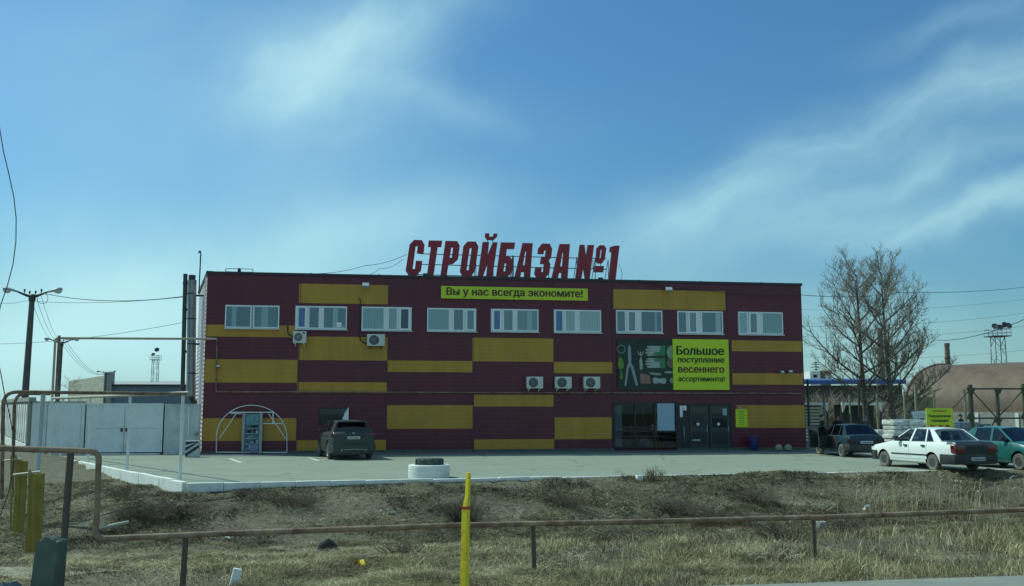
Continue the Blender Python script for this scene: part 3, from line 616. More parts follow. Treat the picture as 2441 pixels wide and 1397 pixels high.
ac_unit(wrect(699, 789.5, 730, 818, -.3), 'small white air conditioner with pale fan blades at the corner of the second window', 'air conditioners on the facade', white_paint, True, [(686,776),(686,790),(688,797),(695,801),(700,801)])
ac_unit(wrect(875, 796.5, 917, 825, -.3), 'air conditioner under the third window, fed by a long black cable', 'air conditioners on the facade', steel_dark, False, [(856,710),(859,716),(859.5,740),(858,780),(857,803),(859,810),(866,817),(876,819)])
for px, l in ((1255, 'leftmost of the three equal air conditioners in a row on the maroon wall'), (1323, 'middle one of the three equal air conditioners in a row'), (1391, 'rightmost of the three equal air conditioners, nearest the tools banner')):
    ac_unit(wrect(px, 898, px+39, 926, -.3), l, 'air conditioners on the facade', white_paint)

# ---- floodlights and small wall lamps
def floodlight(px, py, label, s=1.0, mat=None):
    u, z = wl(px, py, -.3); t = wthing('floodlight', label, 'floodlight', u, 0, z, 'floodlights on the facade'); mb = MB()
    mb.tube([(0, .0, .02), (0, -.22, .05)], .02*s, steel_dark, 6); mb.build('arm', t); mt = Matrix.Translation((0, -.3, 0)) @ Matrix.Rotation(R(-35), 4, 'X')
    mb = MB(); mb.bbox((-.17*s, -.07*s, -.11*s), (.17*s, .07*s, .11*s), mat or lamp_head, .02, mt); mb.build('housing', t); mb = MB(); mb.box((-.14*s, -.08*s, -.09*s), (.14*s, -.072*s, .09*s), lamp_glass, mt); mb.build('lens', t)
floodlight(872, 680, 'white floodlight over the upper left yellow panel'); floodlight(1595, 690, 'white floodlight at the roof edge over the upper right yellow panel')
floodlight(1865, 887, 'small lamp above the right-hand yellow strip, left one of the pair', .55); floodlight(1885, 886, 'small lamp above the right-hand yellow strip, right one of the pair', .6); floodlight(520, 874, 'small dark lamp on the pipe at the left corner', .55, steel_dark)

# ---- rooftop sign
def roof_sign():
    Y = .55; bu, bz = wl(1225, 668, Y); t = wthing('rooftop_sign', 'dark red block-letter store name standing on a wire frame on the roof', 'rooftop sign', bu, Y, WH)
    C1 = lambda x, y: (960 + x/9.041, 550 + y/9.041); C2 = lambda x, y: (1210 + x/8.417, 550 + y/8.417)
    L = [(C1, [[(245,200),(410,207),(470,310),(448,497),(303,490),(323,335),(280,335),(213,828),(262,828),(283,652),(422,655),(395,860),(300,968),(130,965),(62,860),(148,300)]]),
     (C1, [[(560,215),(850,218),(832,352),(755,350),(662,972),(520,970),(607,352),(545,348)]]),
     (C1, [[(920,222),(1170,228),(1228,330),(1190,620),(1085,718),(985,725),(945,985),(810,978)], [(1046,362),(1087,364),(1056,588),(1010,586)]]),
     (C1, [[(1395,235),(1570,238),(1630,345),(1555,870),(1470,990),(1290,988),(1232,880),(1308,330)], [(1443,373),(1487,375),(1420,857),(1373,855)]]),
     (C1, [[(1722,245),(1860,248),(1828,525),(1940,250),(2040,255),(1930,1000),(1795,1000),(1828,705),(1725,1000),(1615,995)], [(1775,60),(1865,60),(1860,130),(1945,132),(1955,65),(2040,68),(2030,135),(1955,205),(1815,200),(1772,130)]]),
     (C1, [[(2115,255),(2420,260),(2400,395),(2240,393),(2220,560),(2310,568),(2372,660),(2335,920),(2255,1005),(2010,1000)], [(2193,700),(2232,702),(2210,880),(2168,878)]]),
     (C2, [[(300,250),(500,255),(450,955),(325,950),(330,830),(272,828),(250,948),(135,942)], [(352,415),(376,417),(342,697),(303,695)]]),
     (C2, [[(690,262),(838,265),(892,365),(870,545),(820,605),(855,680),(830,870),(735,962),(585,955),(535,865),(557,735),(680,738),(672,832),(710,834),(727,672),(650,668),(670,540),(745,540),(768,395),(730,393),(718,470),(600,466),(612,355)]]),
     (C2, [[(1040,270),(1245,272),(1198,970),(1075,968),(1080,848),(1030,845),(1000,965),(878,962)], [(1098,435),(1118,437),(1094,718),(1050,716)]]),
     (C2, [[(1445,285),(1538,287),(1570,530),(1605,290),(1730,290),(1640,985),(1550,985),(1515,735),(1475,975),(1355,975)]]),
     (C2, [[(1845,293),(1935,297),(1975,360),(1945,580),(1890,658),(1795,655),(1762,600),(1783,350)], [(1863,378),(1892,378),(1867,562),(1840,562)], [(1745,708),(1930,713),(1912,835),(1728,832)]]),
     (C2, [[(2055,330),(2150,303),(2240,305),(2160,990),(2022,990),(2085,430),(2042,425)]])]
    for cf, polys in L:
        pp = []
        for p in polys:
            q = [wl(*cf(*c), Y) for c in p]; pp.append([(a-bu, b-WH) for a, b in q])
        mb = MB(); vs, fs = curve_mesh(pp, .16)
        o = len(vs); k1 = mb.mi(letter_red); k2 = mb.mi(letter_edge); mb.v += [(a, .08-c, b) for a, b, c in vs]
        for f in fs:
            zs = [vs[i][2] for i in f]; face = max(zs)-min(zs) < 1e-4; mb.f.append(list(f)); mb.m.append(k1 if face else k2); mb.sm.append(False)
        mb.build('letter', t)
    fr = MB(); Ys = .14
    ends = [((1000, 605), (1445, 617)), ((1000, 630), (1445, 642)), ((990, 654.5), (1462, 667))]
    for (a, b) in ends:
        p, q = wl(*a, Y+Ys), wl(*b, Y+Ys); fr.tube([(p[0]-bu, Ys, p[1]-WH), (q[0]-bu, Ys, q[1]-WH)], .022, steel_dark, 6)
    for px, y0 in ((985,650),(1065,603),(1124,604),(1135,606),(1176,605),(1222,608),(1224,610),(1262,608),(1308,608),(1345,612),(1375,613),(1419,615),(1450,618)):
        p, q = wl(px, y0, Y+Ys), wl(px, 668, Y+Ys); fr.tube([(p[0]-bu, Ys+.03, p[1]-WH), (p[0]-bu, Ys+.03, -.3)], .02, steel_dark, 6); fr.tube([(p[0]-bu, Ys+.03, p[1]-WH), (p[0]-bu, Ys+1.2, -.3)], .016, steel_dark, 6)
    for px in (1163, 1175, 1414, 1432): 
        p = wl(px, 570 if px < 1200 else 620, Y); fr.tube([(p[0]-bu, .05, p[1]-WH), (p[0]-bu, .05, p[1]-WH-.45)], .018, steel_dark, 6)
    fr.build('support_frame', t)
    for px, py in ((1014, 655), (1431, 665)):
        p = wl(px, py, Y-.1); mb = MB(); mb.bbox((p[0]-bu-.12, -.2, p[1]-WH-.06), (p[0]-bu+.14, -.02, p[1]-WH+.07), steel_dark, .03); mb.build('spotlight', t)
roof_sign()
# rooftop antenna loop, vent pipe, chimneys
u, z = wl(570, 655, 1.5); t = wthing('television_antenna', 'flat looped antenna on a short mast at the left end of the roof', 'antenna', u, 1.5, WH-.25)
s = 47.5/FPX; mb = MB(); hw = 33*s; hh = 4*s; cz = wl(570, 644.5, 1.5)[1]-WH+.25; pts = []
for k in range(40):
    a = 2*math.pi*k/40; pts.append((max(-hw+hh, min(hw-hh, 2*hw*math.cos(a))) + hh*math.cos(a)*(abs(math.cos(a)) > .3), 0, cz + hh*math.sin(a)))
pts.append(pts[0]); mb.tube(pts, .016, steel_dark, 6); mb.build('loop', t); mb = MB(); mb.tube([(0,0,0),(0,0,cz+.12)], .03, steel_dark, 8); mb.bbox((-.08,-.05,cz-.07),(.08,.05,cz+.07), steel_dark, .02); mb.build('mast', t)
def pipe_px(px_pts, Y): return [atY(x, y, Y) for x, y in px_pts]
mb = MB(); pts = pipe_px([(474, 700), (476, 660), (478.5, 606), (478, 600), (476.5, 598), (474.5, 600), (474, 604)], 50.5); mb.tube(pts, .035, steel_dark, 8)
one(mb, 'vent_pipe', 'thin hooked steel pipe rising above the left roof corner', 'pipe')
t = thing('flue_chimney', 'thick galvanised flue pipe beside the left wall of the store', 'flue', atY(455, 945, 49.5)); b0 = t.location.copy(); mb = MB()
mb.tube([Vector((0,0,0)), atY(457.5, 668, 49.5)-b0], .225, steel_grey, 16); mb.build('pipe', t); mb = MB(); mb.tube([atY(457.5, 670, 49.5)-b0, atY(458, 656, 49.5)-b0], .175, steel_dark, 16); mb.build('cap', t)
mb = MB(); mb.tube([atY(455, 946, 49.5)-b0, atY(455, 957, 49.5)-b0 + Vector((.1,0,0)), atY(468, 960, 49.5)-b0], .12, steel_dark, 12); mb.build('elbow', t)
mb = MB()
for y in (704, 820): p = atY(457, y, 49.5)-b0; mb.tube([p, p+Vector((.75, .3, 0))], .05, steel_dark, 6)
for y in (700, 760, 820, 890): p = atY(456.5, y, 49.5)-b0; mb.lathe([(.235, -.03), (.235, .03)], steel_dark, 16, 'z', p)
mb.build('bracket', t)
t = thing('thin_flue', 'thin dark flue pipe standing left of the thick galvanised flue', 'flue', atY(435, 937, 49)); b0 = t.location.copy(); mb = MB(); mb.tube([Vector((0,0,-2.5)), Vector((0,0,0)), atY(442, 653, 49)-b0], .105, steel_dark, 12); mb.build('pipe', t)
mb = MB()
for y in (675, 738, 838): p = atY(437+(937-y)*.018, y, 49)-b0; mb.lathe([(.125, -.06), (.125, .06)], flash_m, 14, 'z', p)
mb.build('joint_collar', t)

# ================================================================== LEFT SIDE: gates, fences, pipework, lamps
def flatwall(name, label, cat, p, q, z0, z1, th, mat, group=None):
    d = q-p; t = thing(name, label, cat, (p.x, p.y, 0), math.atan2(d.y, d.x), group); return t, d.length
GW = lambda px: atY(px, 960, 46.2 + (px-80)*.0014)
t, L = flatwall('boundary_wall', 'whitewashed wall between the ribbed concrete fence and the metal gate', 'wall', GW(80), GW(205), 0, 2.4, .2, gate_white)
mb = MB(); mb.box((0, -.1, -.1), (L, .1, 2.40), gate_white); mb.box((-.02, -.13, 2.40), (L, .13, 2.45), conc); mb.build('wall', t)
mb = MB(); mb.box((L*.30, -.15, .1), (L*.93, -.10, 2.25), gate_white); mb.box((L*.30-.03, -.125, .05), (L*.30, -.09, 2.3), steel_dark); mb.build('door', t)
mb = MB(); mb.lathe([(0,-.2),(.06,-.19),(.07,-.15)], steel_dark, 12, 'y', (L*.2, 0, 1.45)); mb.build('lock', t)
t, L = flatwall('metal_gate', 'pair of pale metal gate leaves meeting at a dark seam', 'gate', GW(208), GW(392), 0, 2.4, .1, gate_white)
for k in range(2):
    a, b = L*.5*k+.012, L*.5*(k+1)-.012; mb = MB(); mb.box((a, -.06, .1), (b, -.02, 2.36), gate_white)
    for (x0, x1, z0, z1) in ((a, b, .1, .18), (a, b, 2.28, 2.36), (a, a+.07, .1, 2.36), (b-.07, b, .1, 2.36), (a, b, 1.2, 1.26)): mb.box((x0+.001*k, -.085-.002*(z1-z0 > 1), z0), (x1, -.06, z1), gate_white)
    lf = mb.build('leaf', t)
    mb = MB(); mb.bbox(((L*.5-.16 if k == 0 else L*.5+.06), -.13, 1.05), ((L*.5-.06 if k == 0 else L*.5+.16), -.085, 1.22), steel_dark, .01); mb.build('lock', lf)
mb = MB(); mb.box((-.06, .02, 0), (L+.06, .05, 2.3), dark_in); mb.build('backing', t); mb = MB(); mb.box((L*.02, -.3, .0), (L*.98, -.06, .05), white_conc); mb.build('threshold', t)
t, L = flatwall('boundary_wall', 'whitewashed wall between the metal gate and the store corner, stained low down', 'wall', GW(395), GW(478), 0, 2.3, .2, gate_white)
mb = MB(); mb.box((0, -.1, -.1), (L, .1, 2.33), M('stained_wall_paint', (.58, .60, .58), .7, var=.2, scale=1.5, dirt=(.2, .17, .15), dirt_amt=.7, dscale=1.1)); mb.build('wall', t)
mb = MB(); mb.tube([(L*.7, -.13, 2.2), (L*.7, -.13, .9)], .035, white_pvc, 8); mb.build('drainpipe', t); mb = MB(); mb.lathe([(0,-.24),(.07,-.22),(.09,-.16),(.04,-.1)], steel_grey, 14, 'y', (L*.93, 0, .95)); mb.build('bell', t)
# striped guard
p = ground(459, 1090); t = thing('striped_guard', 'rounded guard panel with dark diagonal stripes at the left store corner', 'guard', (p.x, p.y, 0), .1); mb = MB(); mb.bbox((-.32, -.12, 0), (.32, .12, .72), M('guard_white', (.5,.52,.54), .6), .08); mb.build('panel', t)
mb = MB()
for k in range(3):
    z = .02+.26*k; mb.prism([(-.30, max(0,z)), (-.30, z+.14), (.30, min(.7, z+.52)), (.30, min(.7, z+.36))], 0, 0, flash_m, lambda a, b, d: (a, -.124, b)) if False else mb.add([(-.29, -.124, z), (.29, -.124, min(.68, z+.40)), (.29, -.124, min(.70, z+.54)), (-.29, -.124, z+.15)], [(0,1,2,3)], flash_m)
mb.build('stripe', t)
# ribbed concrete fence running back
def concrete_fence():
    a = atY(80, 952, 46.3); b = Vector((-33.5, 65.5, 0)); a.z = 0; d = (b-a); L = d.length; t = thing('concrete_fence', 'tall concrete panel fence with wavy vertical ribs running away at the left', 'fence', (a.x, a.y, .12), math.atan2(d.y, d.x))
    n = 9; w = L/n
    for k in range(n):
        mb = MB(); x0 = k*w; mb.box((x0+.03, -.03, .35), (x0+w-.03, .08, 2.32), conc)
        nr = 2
        for j in range(nr):                                   # wavy ribs in relief on the sunlit face (+y side)
            cx = x0 + w*(j+.5)/nr; zs = np.linspace(.42, 2.2, 15); ww = [.36 + .075*math.sin(z*6.5 + j) for z in zs]
            vs = []; fs = []
            for z, q in zip(zs, ww): vs += [(cx-q, .08, z), (cx-q*.75, .24, z), (cx+q*.75, .24, z), (cx+q, .08, z)]
            for i in range(14):
                for c in range(3): fs.append((i*4+c, i*4+c+1, i*4+c+5, i*4+c+4))
            fs += [(0,1,2,3), (59,58,57,56)]; mb.add(vs, fs, white_conc)
        mb.build('panel', t)
        mb = MB(); mb.box((x0-.09, -.14, -.3), (x0+.09, .22, 2.36), conc); mb.build('post', t)
    mb = MB(); mb.box((-.2, -.1, 2.33), (L, .2, 2.52), conc); mb.build('top_rail', t); mb = MB(); mb.box((0, -.12, -.2), (L, .24, .34), white_conc); mb.build('base', t)
concrete_fence()
# grey blockwork building far left, behind the fence
def far_hall():
    q = 2.6; c = Vector((-30.5, 75, 0))*q; l = Vector((-41.6, 93, 0))*q; r = Vector((-16, 77, 0))*q; br = Vector((-14, 97, 0))*q; zt = 2.2+2.4*q
    t = thing('warehouse', 'low warehouse with sunlit blockwork gable and dark metal front behind the white wall', 'building', c)
    def P(v, z): return (v.x-c.x, v.y-c.y, z)
    mb = MB(); mb.add([P(c,0), P(l,0), P(l,zt), P(c,zt)], [(0,1,2,3)], block_m); e = (c-l).normalized()*.25
    mb.build('gable_wall', t); mb = MB(); mb.box((-.7, -.7, 0), (.8, .8, zt+.5), conc); mb.build('pier', t)
    fm = M_ribbed('blue_grey_sheet', (.16, .20, .24), .5, 2.0, 0, .03); mb = MB(); mb.add([P(c,0), P(r,0), P(r,6.6), P(c,6.6)], [(0,1,2,3)], fm); mb.build('front_wall', t)
    mb = MB(); mb.add([P(c,6.55), P(r,6.5), P(br,9.0), P(l,8.3)], [(0,1,2,3)], M('pale_roof_sheet', (.42,.40,.36), .6)); mb.box((0, -.6, 6.3), (39, -.1, 6.6), flash_m, Matrix.Rotation(math.atan2(2, 14.5), 4, 'Z')); mb.build('roof', t)
far_hall()
# street lamps
def street_lamp(px, ytop, Y, label, s=1.0, rot=0.0):
    p = atY(px, ytop, Y); base = Vector((p.x, Y, 0)); t = thing('street_lamp', label, 'street lamp', base, rot, 'double-armed street lamps behind the fence'); H = p.z
    mb = MB(); mb.tube([(-.14*H/9, 0, 0), (0, 0, H)], [.22, .15], lamp_pole, 12); mb.lathe([(.19,-.3),(.2,.05),(.12,.12)], steel_dark, 12, 'z', (0,0,H)); mb.build('pole', t)
    for sgn in (-1, 1):
        mb = MB(); mb.tube([(0,0,H-.05), (sgn*.35, 0, H+.05), (sgn*.95, 0, H+.30)], [.10,.075,.045], steel_dark, 8); ar = mb.build('arm', t)
        mt = Matrix.Translation((sgn*1.28, 0, H+.36)) @ Matrix.Rotation(-sgn*R(13), 4, 'Y'); mb = MB()
        prof = [(-.44, .03), (-.36, .09), (-.15, .13), (.1, .17), (.3, .16), (.40, .09), (.44, .01)]; vs = []; fs = []; n = 12
        for (x, r_) in prof:
            for j in range(n): a = 2*math.pi*j/n; vs.append(mt @ Vector((sgn*x, r_*1.1*math.cos(a), max(-.05, r_*.75*math.sin(a)) )))
        for i in range(len(prof)-1):
            for j in range(n): fs.append((i*n+j, i*n+(j+1)%n, (i+1)*n+(j+1)%n, (i+1)*n+j))
        fs += [tuple(range(n)), tuple((len(prof)-1)*n+j for j in range(n))]; mb.add(vs, fs, lamp_head, True); hd = mb.build('lamp_head', ar)
        mb = MB(); vs = []; fs = []; pr = [(-.05,.10,.0),(.0,.15,-.12),(.15,.17,-.19),(.3,.13,-.15),(.38,.05,-.05)]
        for (x, w_, dz) in pr: vs += [mt @ Vector((sgn*x, -w_, -.05)), mt @ Vector((sgn*x, -w_*.6, -.05+dz)), mt @ Vector((sgn*x, w_*.6, -.05+dz)), mt @ Vector((sgn*x, w_, -.05))]
        for i in range(4):
            for c in range(3): fs.append((i*4+c, i*4+c+1, i*4+c+5, i*4+c+4))
        mb.add(vs, fs, lamp_glass, True); mb.build('diffuser', hd)
    for x in (-.45, -.16, .18, .5):
        mb = MB(); z = H + .1 + abs(x)*.35; mb.tube([(x,0,z-.12),(x,0,z)], .02, steel_dark, 6); mb.lathe([(.03,0),(.065,.03),(.05,.08),(.065,.12),(.03,.17)], steel_dark, 10, 'z', (x,0,z)); mb.build('insulator', t)
    return base, H
LB = [street_lamp(77, 706, 58, 'nearest and tallest double-armed street lamp at the far left', 1.0, .1)]
LB.append(street_lamp(147, 817, 99, 'second double-armed street lamp, beside the tall brown gas pipe', 1, .1)); LB.append(street_lamp(253, 890, 180, 'smallest double-armed street lamp, in front of the blockwork gable', 1, .1))
# floodlight masts
def lattice_mast(px, ytop, ybase_z, Y, w, pw, label, heads):
    p = atY(px, ytop, Y); t = thing('floodlight_mast', label, 'mast', (p.x, Y, ybase_z)); H = p.z-ybase_z; mb = MB(); h = w/2
    for sx in (-1, 1):
        for sy in (-1, 1): mb.tube([(sx*h*1.3, sy*h*1.3, 0), (sx*h, sy*h, H)], .07, steel_grey, 6)
    n = int(H/(w*1.1))
    for k in range(n):
        z0, z1 = H*k/n, H*(k+1)/n; f = 1.3-.3*k/n
        for s_ in (-1, 1): a = h*f*(1 if k % 2 else -1); mb.tube([(a, s_*h*f, z0), (-a, s_*h*f, z1)], .04, steel_grey, 5); mb.tube([(s_*h*f, a, z0), (s_*h*f, -a, z1)], .04, steel_grey, 5)
    mb.build('tower', t); mb = MB(); q = pw/2; mb.box((-q, -q, H-.06), (q, q, H+.06), steel_dark)
    for s_ in (-1, 1):
        for zz in (.5, 1.0): mb.tube([(-q, s_*q, H+zz), (q, s_*q, H+zz)], .04, steel_grey, 5); mb.tube([(s_*q, -q, H+zz), (s_*q, q, H+zz)], .04, steel_grey, 5)
        for x in np.linspace(-q, q, 5): mb.tube([(x, s_*q, H), (x, s_*q, H+1.0)], .035, steel_grey, 5)
    mb.build('platform', t)
    for (x, z, r_) in heads:
        mb = MB(); mt = Matrix.Translation((x, -q-.1, H+z)) @ Matrix.Rotation(R(62), 4, 'X') @ Matrix.Rotation(x*.25, 4, 'Y'); o = len(mb.v); mb.lathe([(.05,-r_*.9),(r_*.5,-r_*.75),(r_,0),(r_*1.02,.04),(r_*.9,.02),(0,-.02)], steel_dark, 16, 'z'); mb.v = [tuple(mt @ Vector(v)) for v in mb.v]; mb.build('floodlight', t)
lattice_mast(371, 858, 0, 230, 1.15, 2.0, 'slender lattice floodlight mast rising behind the warehouse on the left', [(-.2,1.2,.45),(.6,2.3,.55)])
lattice_mast(2378, 802, 0, 140, 1.35, 2.6, 'floodlight mast with four black lamp bowls behind the arched hangar', [(-1.0,1.35,.42),(-.25,1.2,.42),(.45,1.55,.45),(1.05,1.45,.42)])

# gas pipework along the left edge of the lot
def bend(pts, r=.18, n=5):                                   # round the corners of a pipe run
    pts = [Vector(p) for p in pts]; out = [pts[0]]
    for i in range(1, len(pts)-1):
        a, b, c = pts[i-1], pts[i], pts[i+1]; u = (a-b); v = (c-b); k = min(r, u.length*.45, v.length*.45); p0, p1 = b+u.normalized()*k, b+v.normalized()*k
        for j in range(n+1): s_ = j/n; out.append(p0*(1-s_)**2 + b*2*s_*(1-s_) + p1*s_**2)
    out.append(pts[-1]); return out
n0 = ground(429, 1143); n1 = ground(117, 1090); zt = 2.62
t = thing('lot_edge_pipe', 'sunlit gas pipe carried on thin white posts along the left kerb', 'gas pipe', n0); mb = MB(); dd = (n1-n0).normalized()
mb.tube([Vector((0,0,zt)) - dd*.5, (n1-n0) + Vector((0,0,zt-.05))], .055, pipe_tan, 10); mb.build('pipe', t)
for px, py in ((429,1143),(317,1121),(225,1105),(157,1094),(119,1090)):
    p = ground(px, py)-n0; k = max(0, p.dot(dd)); p = dd*k; mb = MB(); mb.tube([p + Vector((0,0,-.2)), p + Vector((0,0,zt-.03))], .05, white_paint, 8); mb.build('post', t)
t = thing('tall_pipe', 'brown gas pipe rising in two risers then crossing to the store and along its facade', 'gas pipe', n1)
A1 = n1 + Vector((0,0,zt-.05)); top = atY(126, 806, n1.y); uu, zz = wl(517, 808, -.12); C = wpt(uu, -.12, zz); uu2, zz2 = wl(515, 934, -.12); D = wpt(uu2, -.12, zz2); uu3, zz3 = wl(1914, 942, -.12); E_ = wpt(uu3, -.12, zz2-.02)
mb = MB(); off = Vector((.14, .05, 0)); mb.tube([p-n1 for p in bend([A1+off*0, Vector((A1.x, A1.y, top.z)), C], .12)], .055, pipe_tan, 10); mb.tube([p-n1 for p in bend([A1+Vector((.32,.0,-.02)), A1+Vector((.14,.05,.0)), Vector((A1.x+.14, A1.y+.05, top.z+.12))], .1)], .06, pipe_rust, 10); mb.build('riser', t)
mb = MB(); mb.tube([p-n1 for p in bend([C, D, E_], .12)], .032, pipe_rust, 8); mb.build('facade_pipe', t); mb = MB()
for k in range(10):
    p = D.lerp(E_, (k+.5)/10)-n1; mb.tube([p, p + (WM.to_3x3() @ Vector((0, .14, 0)))], .015, steel_dark, 5)
mb.build('clip', t)
# near brown pipe loop left of the lot corner
q0 = ground(440, 1146) + Vector((0,0,0)); t = thing('near_pipe_loop', 'brown gas pipe running level above the bank from the kerb corner to the left edge', 'gas pipe', q0)
qa = atY(445, 939, q0.y-.1); qb = atY(8, 934, 26.4); qc = atY(4, 1190, 26.4); qd = atY(36, 938, 26.6); qe = atY(28, 1186, 26.6)
mb = MB(); mb.tube([p-q0 for p in bend([qa, qb, qc], .35)], .05, pipe_rust, 10); mb.build('pipe', t); mb = MB(); mb.tube([p-q0 for p in bend([qd + (qa-qb).normalized()*.9, qd, qe], .3)], .045, pipe_rust, 10); mb.build('downpipe', t)
pg = atY(103, 940, 25.6); pg0 = Vector((pg.x-.06, pg.y-.05, float(height(pg.x, pg.y))-.3)); mb = MB(); mb.tube([pg0-q0 + Vector((.0,0,0)), pg-q0], .06, M('pale_grey_post', (.55,.57,.55), .6, var=.15, dirt=(.3,.28,.24)), 10); mb.build('post', t)
# foreground pipe rail
def rail_pt(px, py):
    X0, Y0, X1, Y1 = -4.94, 11.8, 7.8, 15.1; d = ray(px, py); k = (Y1-Y0)/(X1-X0); tt = (Y0-k*X0)/(d.y-k*d.x); return Vector((d.x*tt, d.y*tt, EYE+d.z*tt))
r0 = rail_pt(235, 1283); t = thing('pipe_rail', 'rusty gas pipe on low posts across the foreground, stepping up at the left', 'gas pipe', (r0.x, r0.y, 0)); o = Vector((r0.x, r0.y, 0))
pts = [rail_pt(-90, 1066), rail_pt(236, 1076), rail_pt(228, 1285), rail_pt(560, 1271), rail_pt(1100, 1252), rail_pt(1560, 1243), rail_pt(1960, 1233), rail_pt(2250, 1222), rail_pt(2560, 1211), rail_pt(2900, 1202)]
bp = bend(pts[:4], .10); mb = MB(); mb.tube([p-o for p in bp+pts[4:]], .036, pipe_rust, 12)
for p in (rail_pt(700, 1266), rail_pt(1420, 1245.5), rail_pt(2100, 1227.5)): mb.lathe([(.04,-.03),(.043,0),(.04,.03)], pipe_rust, 12, 'x', p-o)
mb.build('pipe', t)
for (a, b, w) in (((166, 1080), (142, 1420), .042), ((441, 1278), (434, 1410), .036), ((1270, 1250), (1274, 1366), .032), ((1939, 1234), (1944, 1336), .030), ((2560, 1211), (2563, 1300), .030)):
    p, q = rail_pt(*a), rail_pt(*b); q.z = min(q.z, float(height(q.x, q.y))-.1); mb = MB(); mb.tube([p-o + Vector((0,.03,0)), q-o], w, post_dark, 8); mb.build('post', t)
# yellow marker post
p = atY(1114, 1127, 11.75); gz = float(height(p.x, p.y)); t = thing('marker_post', 'bright yellow gas marker post with a red band and flattened kinked top', 'marker post', (p.x, p.y, gz)); mb = MB(); H = p.z-gz
prof = [(-.3, .052, -.035), (H-.42, .048, -.015), (H-.36, .040, -.008), (H-.27, .030, .005), (H, .030, .012)]; vs = []; fs = []
for (z, w, dx) in prof: vs += [(dx-w, -.02, z), (dx+w*.25, -.055, z), (dx+w, -.01, z), (dx+w, .02, z), (dx-w, .02, z)]
for i in range(4):
    for c in range(5): fs.append((i*5+c, i*5+(c+1)%5, i*5+5+(c+1)%5, i*5+5+c))
fs += [(0,1,2,3,4), (20,21,22,23,24)]; mb.add(vs, fs, yel_paint); mb.build('post', t)
mb = MB(); vs = []
for z in (H-.42, H-.385): vs += [(-.015-.0505, -.022, z), (-.015+.012, -.0585, z), (-.013+.050, -.012, z), (-.013+.05, .022, z), (-.015-.0505, .022, z)]
mb.add(vs, [(c, (c+1)%5, 5+(c+1)%5, 5+c) for c in range(5)], red_paint); mb.build('band', t)
# yellow gas guard slats on the left
def slat(px0, px1, y0, y1, Y, mat, th=.05):
    a, b = atY(px0, y0, Y), atY(px1, y1, Y); return a, b
t = thing('gas_guard', 'faded yellow slatted metal guard around gas risers at the lower left', 'guard', atY(70, 1290, 18)); o = t.location.copy()
for (x0, x1, y0, y1, Y, m_) in ((40,44,1097,1245,22,yel_dull),(53,58,1099,1250,22,yel_dull),(71,74,1125,1290,18,yel_dull),(81,84.5,1130,1312,17.7,yel_paint),(91,96,1128,1318,17.6,yel_paint)):
    a, b = atY(x0, y0, Y), atY(x1, y1, Y); mb = MB(); mb.box((a.x-o.x, Y-o.y-.02, b.z-o.z-.2), (b.x-o.x, Y-o.y+.02, a.z-o.z), yel_dull); mb.build('slat', t)
for (x, y0, y1, Y) in ((38,1085,1260,21.8),(27,1085,1240,21.8),(70.5,1120,1300,17.8),(81,1140,1305,17.5),(28,1170,1180,20)):
    a, b = atY(x, y0, Y), atY(x, y1, Y); mb = MB(); mb.tube([a-o, b-o-Vector((0,0,.2))], .022, yel_dull, 6); mb.build('riser', t)
a, b = atY(30, 1132, 17.8), atY(97, 1124, 17.8); mb = MB(); mb.tube([a-o, b-o], .02, pipe_tan, 6); a, b = atY(10, 1098, 21.8), atY(50, 1094, 21.8); mb.tube([a-o, b-o], .02, pipe_tan, 6); mb.build('crossbar', t)
# concrete stub and boulder at the bottom-left
p = atY(112, 1397, 10.8); t0 = atY(122, 1290, 10.8); mb = MB(); bm = bmesh.new(); bmesh.ops.create_cube(bm, size=1)
for v in bm.verts:
    z = v.co.z+.5; v.co = Vector((v.co.x*.245, v.co.y*.24, z*(t0.z+.35)))
bmesh.ops.subdivide_edges(bm, edges=bm.edges[:], cuts=6, use_grid_fill=True)
rr = random.Random(5)
for v in bm.verts:
    k = v.co.z/(t0.z+.35); v.co.x += .02+.13*(k-1) + rr.uniform(-.007,.007); v.co.y += rr.uniform(-.007,.007)
    if k > .96: v.co.z += .05*(1-abs(v.co.x)/.15*1.0) + rr.uniform(-.012,.012); v.co.x *= .94
    v.co.x *= (1.0 - .06*k)
bm.verts.index_update(); mb.add([v.co for v in bm.verts], [[v.index for v in f.verts] for f in bm.faces], conc_dark); bm.free()
one(mb, 'concrete_stub', 'leaning dark concrete post stub in the lower left foreground', 'concrete post', (t0.x, 10.8, -.35))
def rock(name, label, cat, loc, sx, sy, sz, mat, seed=1, sub=3, amp=.18):
    bm = bmesh.new(); bmesh.ops.create_icosphere(bm, subdivisions=sub, radius=1); rr = random.Random(seed); off = rr.uniform(0, 50)
    for v in bm.verts:
        c = v.co.copy(); n_ = float(vnoise(c.x*1.3+off+c.z, c.y*1.3+c.z*.7, .6, seed))-.5; v.co = c*(1+amp*2*n_); v.co.x *= sx; v.co.y *= sy; v.co.z = max(-.25, v.co.z)*sz
    bm.verts.index_update(); mb = MB(); mb.add([v.co for v in bm.verts], [[v.index for v in f.verts] for f in bm.faces], mat, True); bm.free(); return one(mb, name, label, cat, loc)
p = atY(20, 1397, 10.6); rock('boulder', 'blue-grey rounded boulder cut by the lower left corner', 'boulder', (p.x, 10.6, .06), .15, .2, .33, M('bluish_stone', (.13,.17,.20), .9, var=.3, scale=5, bump=.6), 4)
def on_ground(px, py):                                       # photo point -> terrain
    d = ray(px, py); t = 8.0
    while t < 80:
        q = d*t; 
        if EYE+q.z <= float(height(q.x, q.y)): break
        t += .03
    return Vector((d.x*t, d.y*t, float(height(d.x*t, d.y*t))))
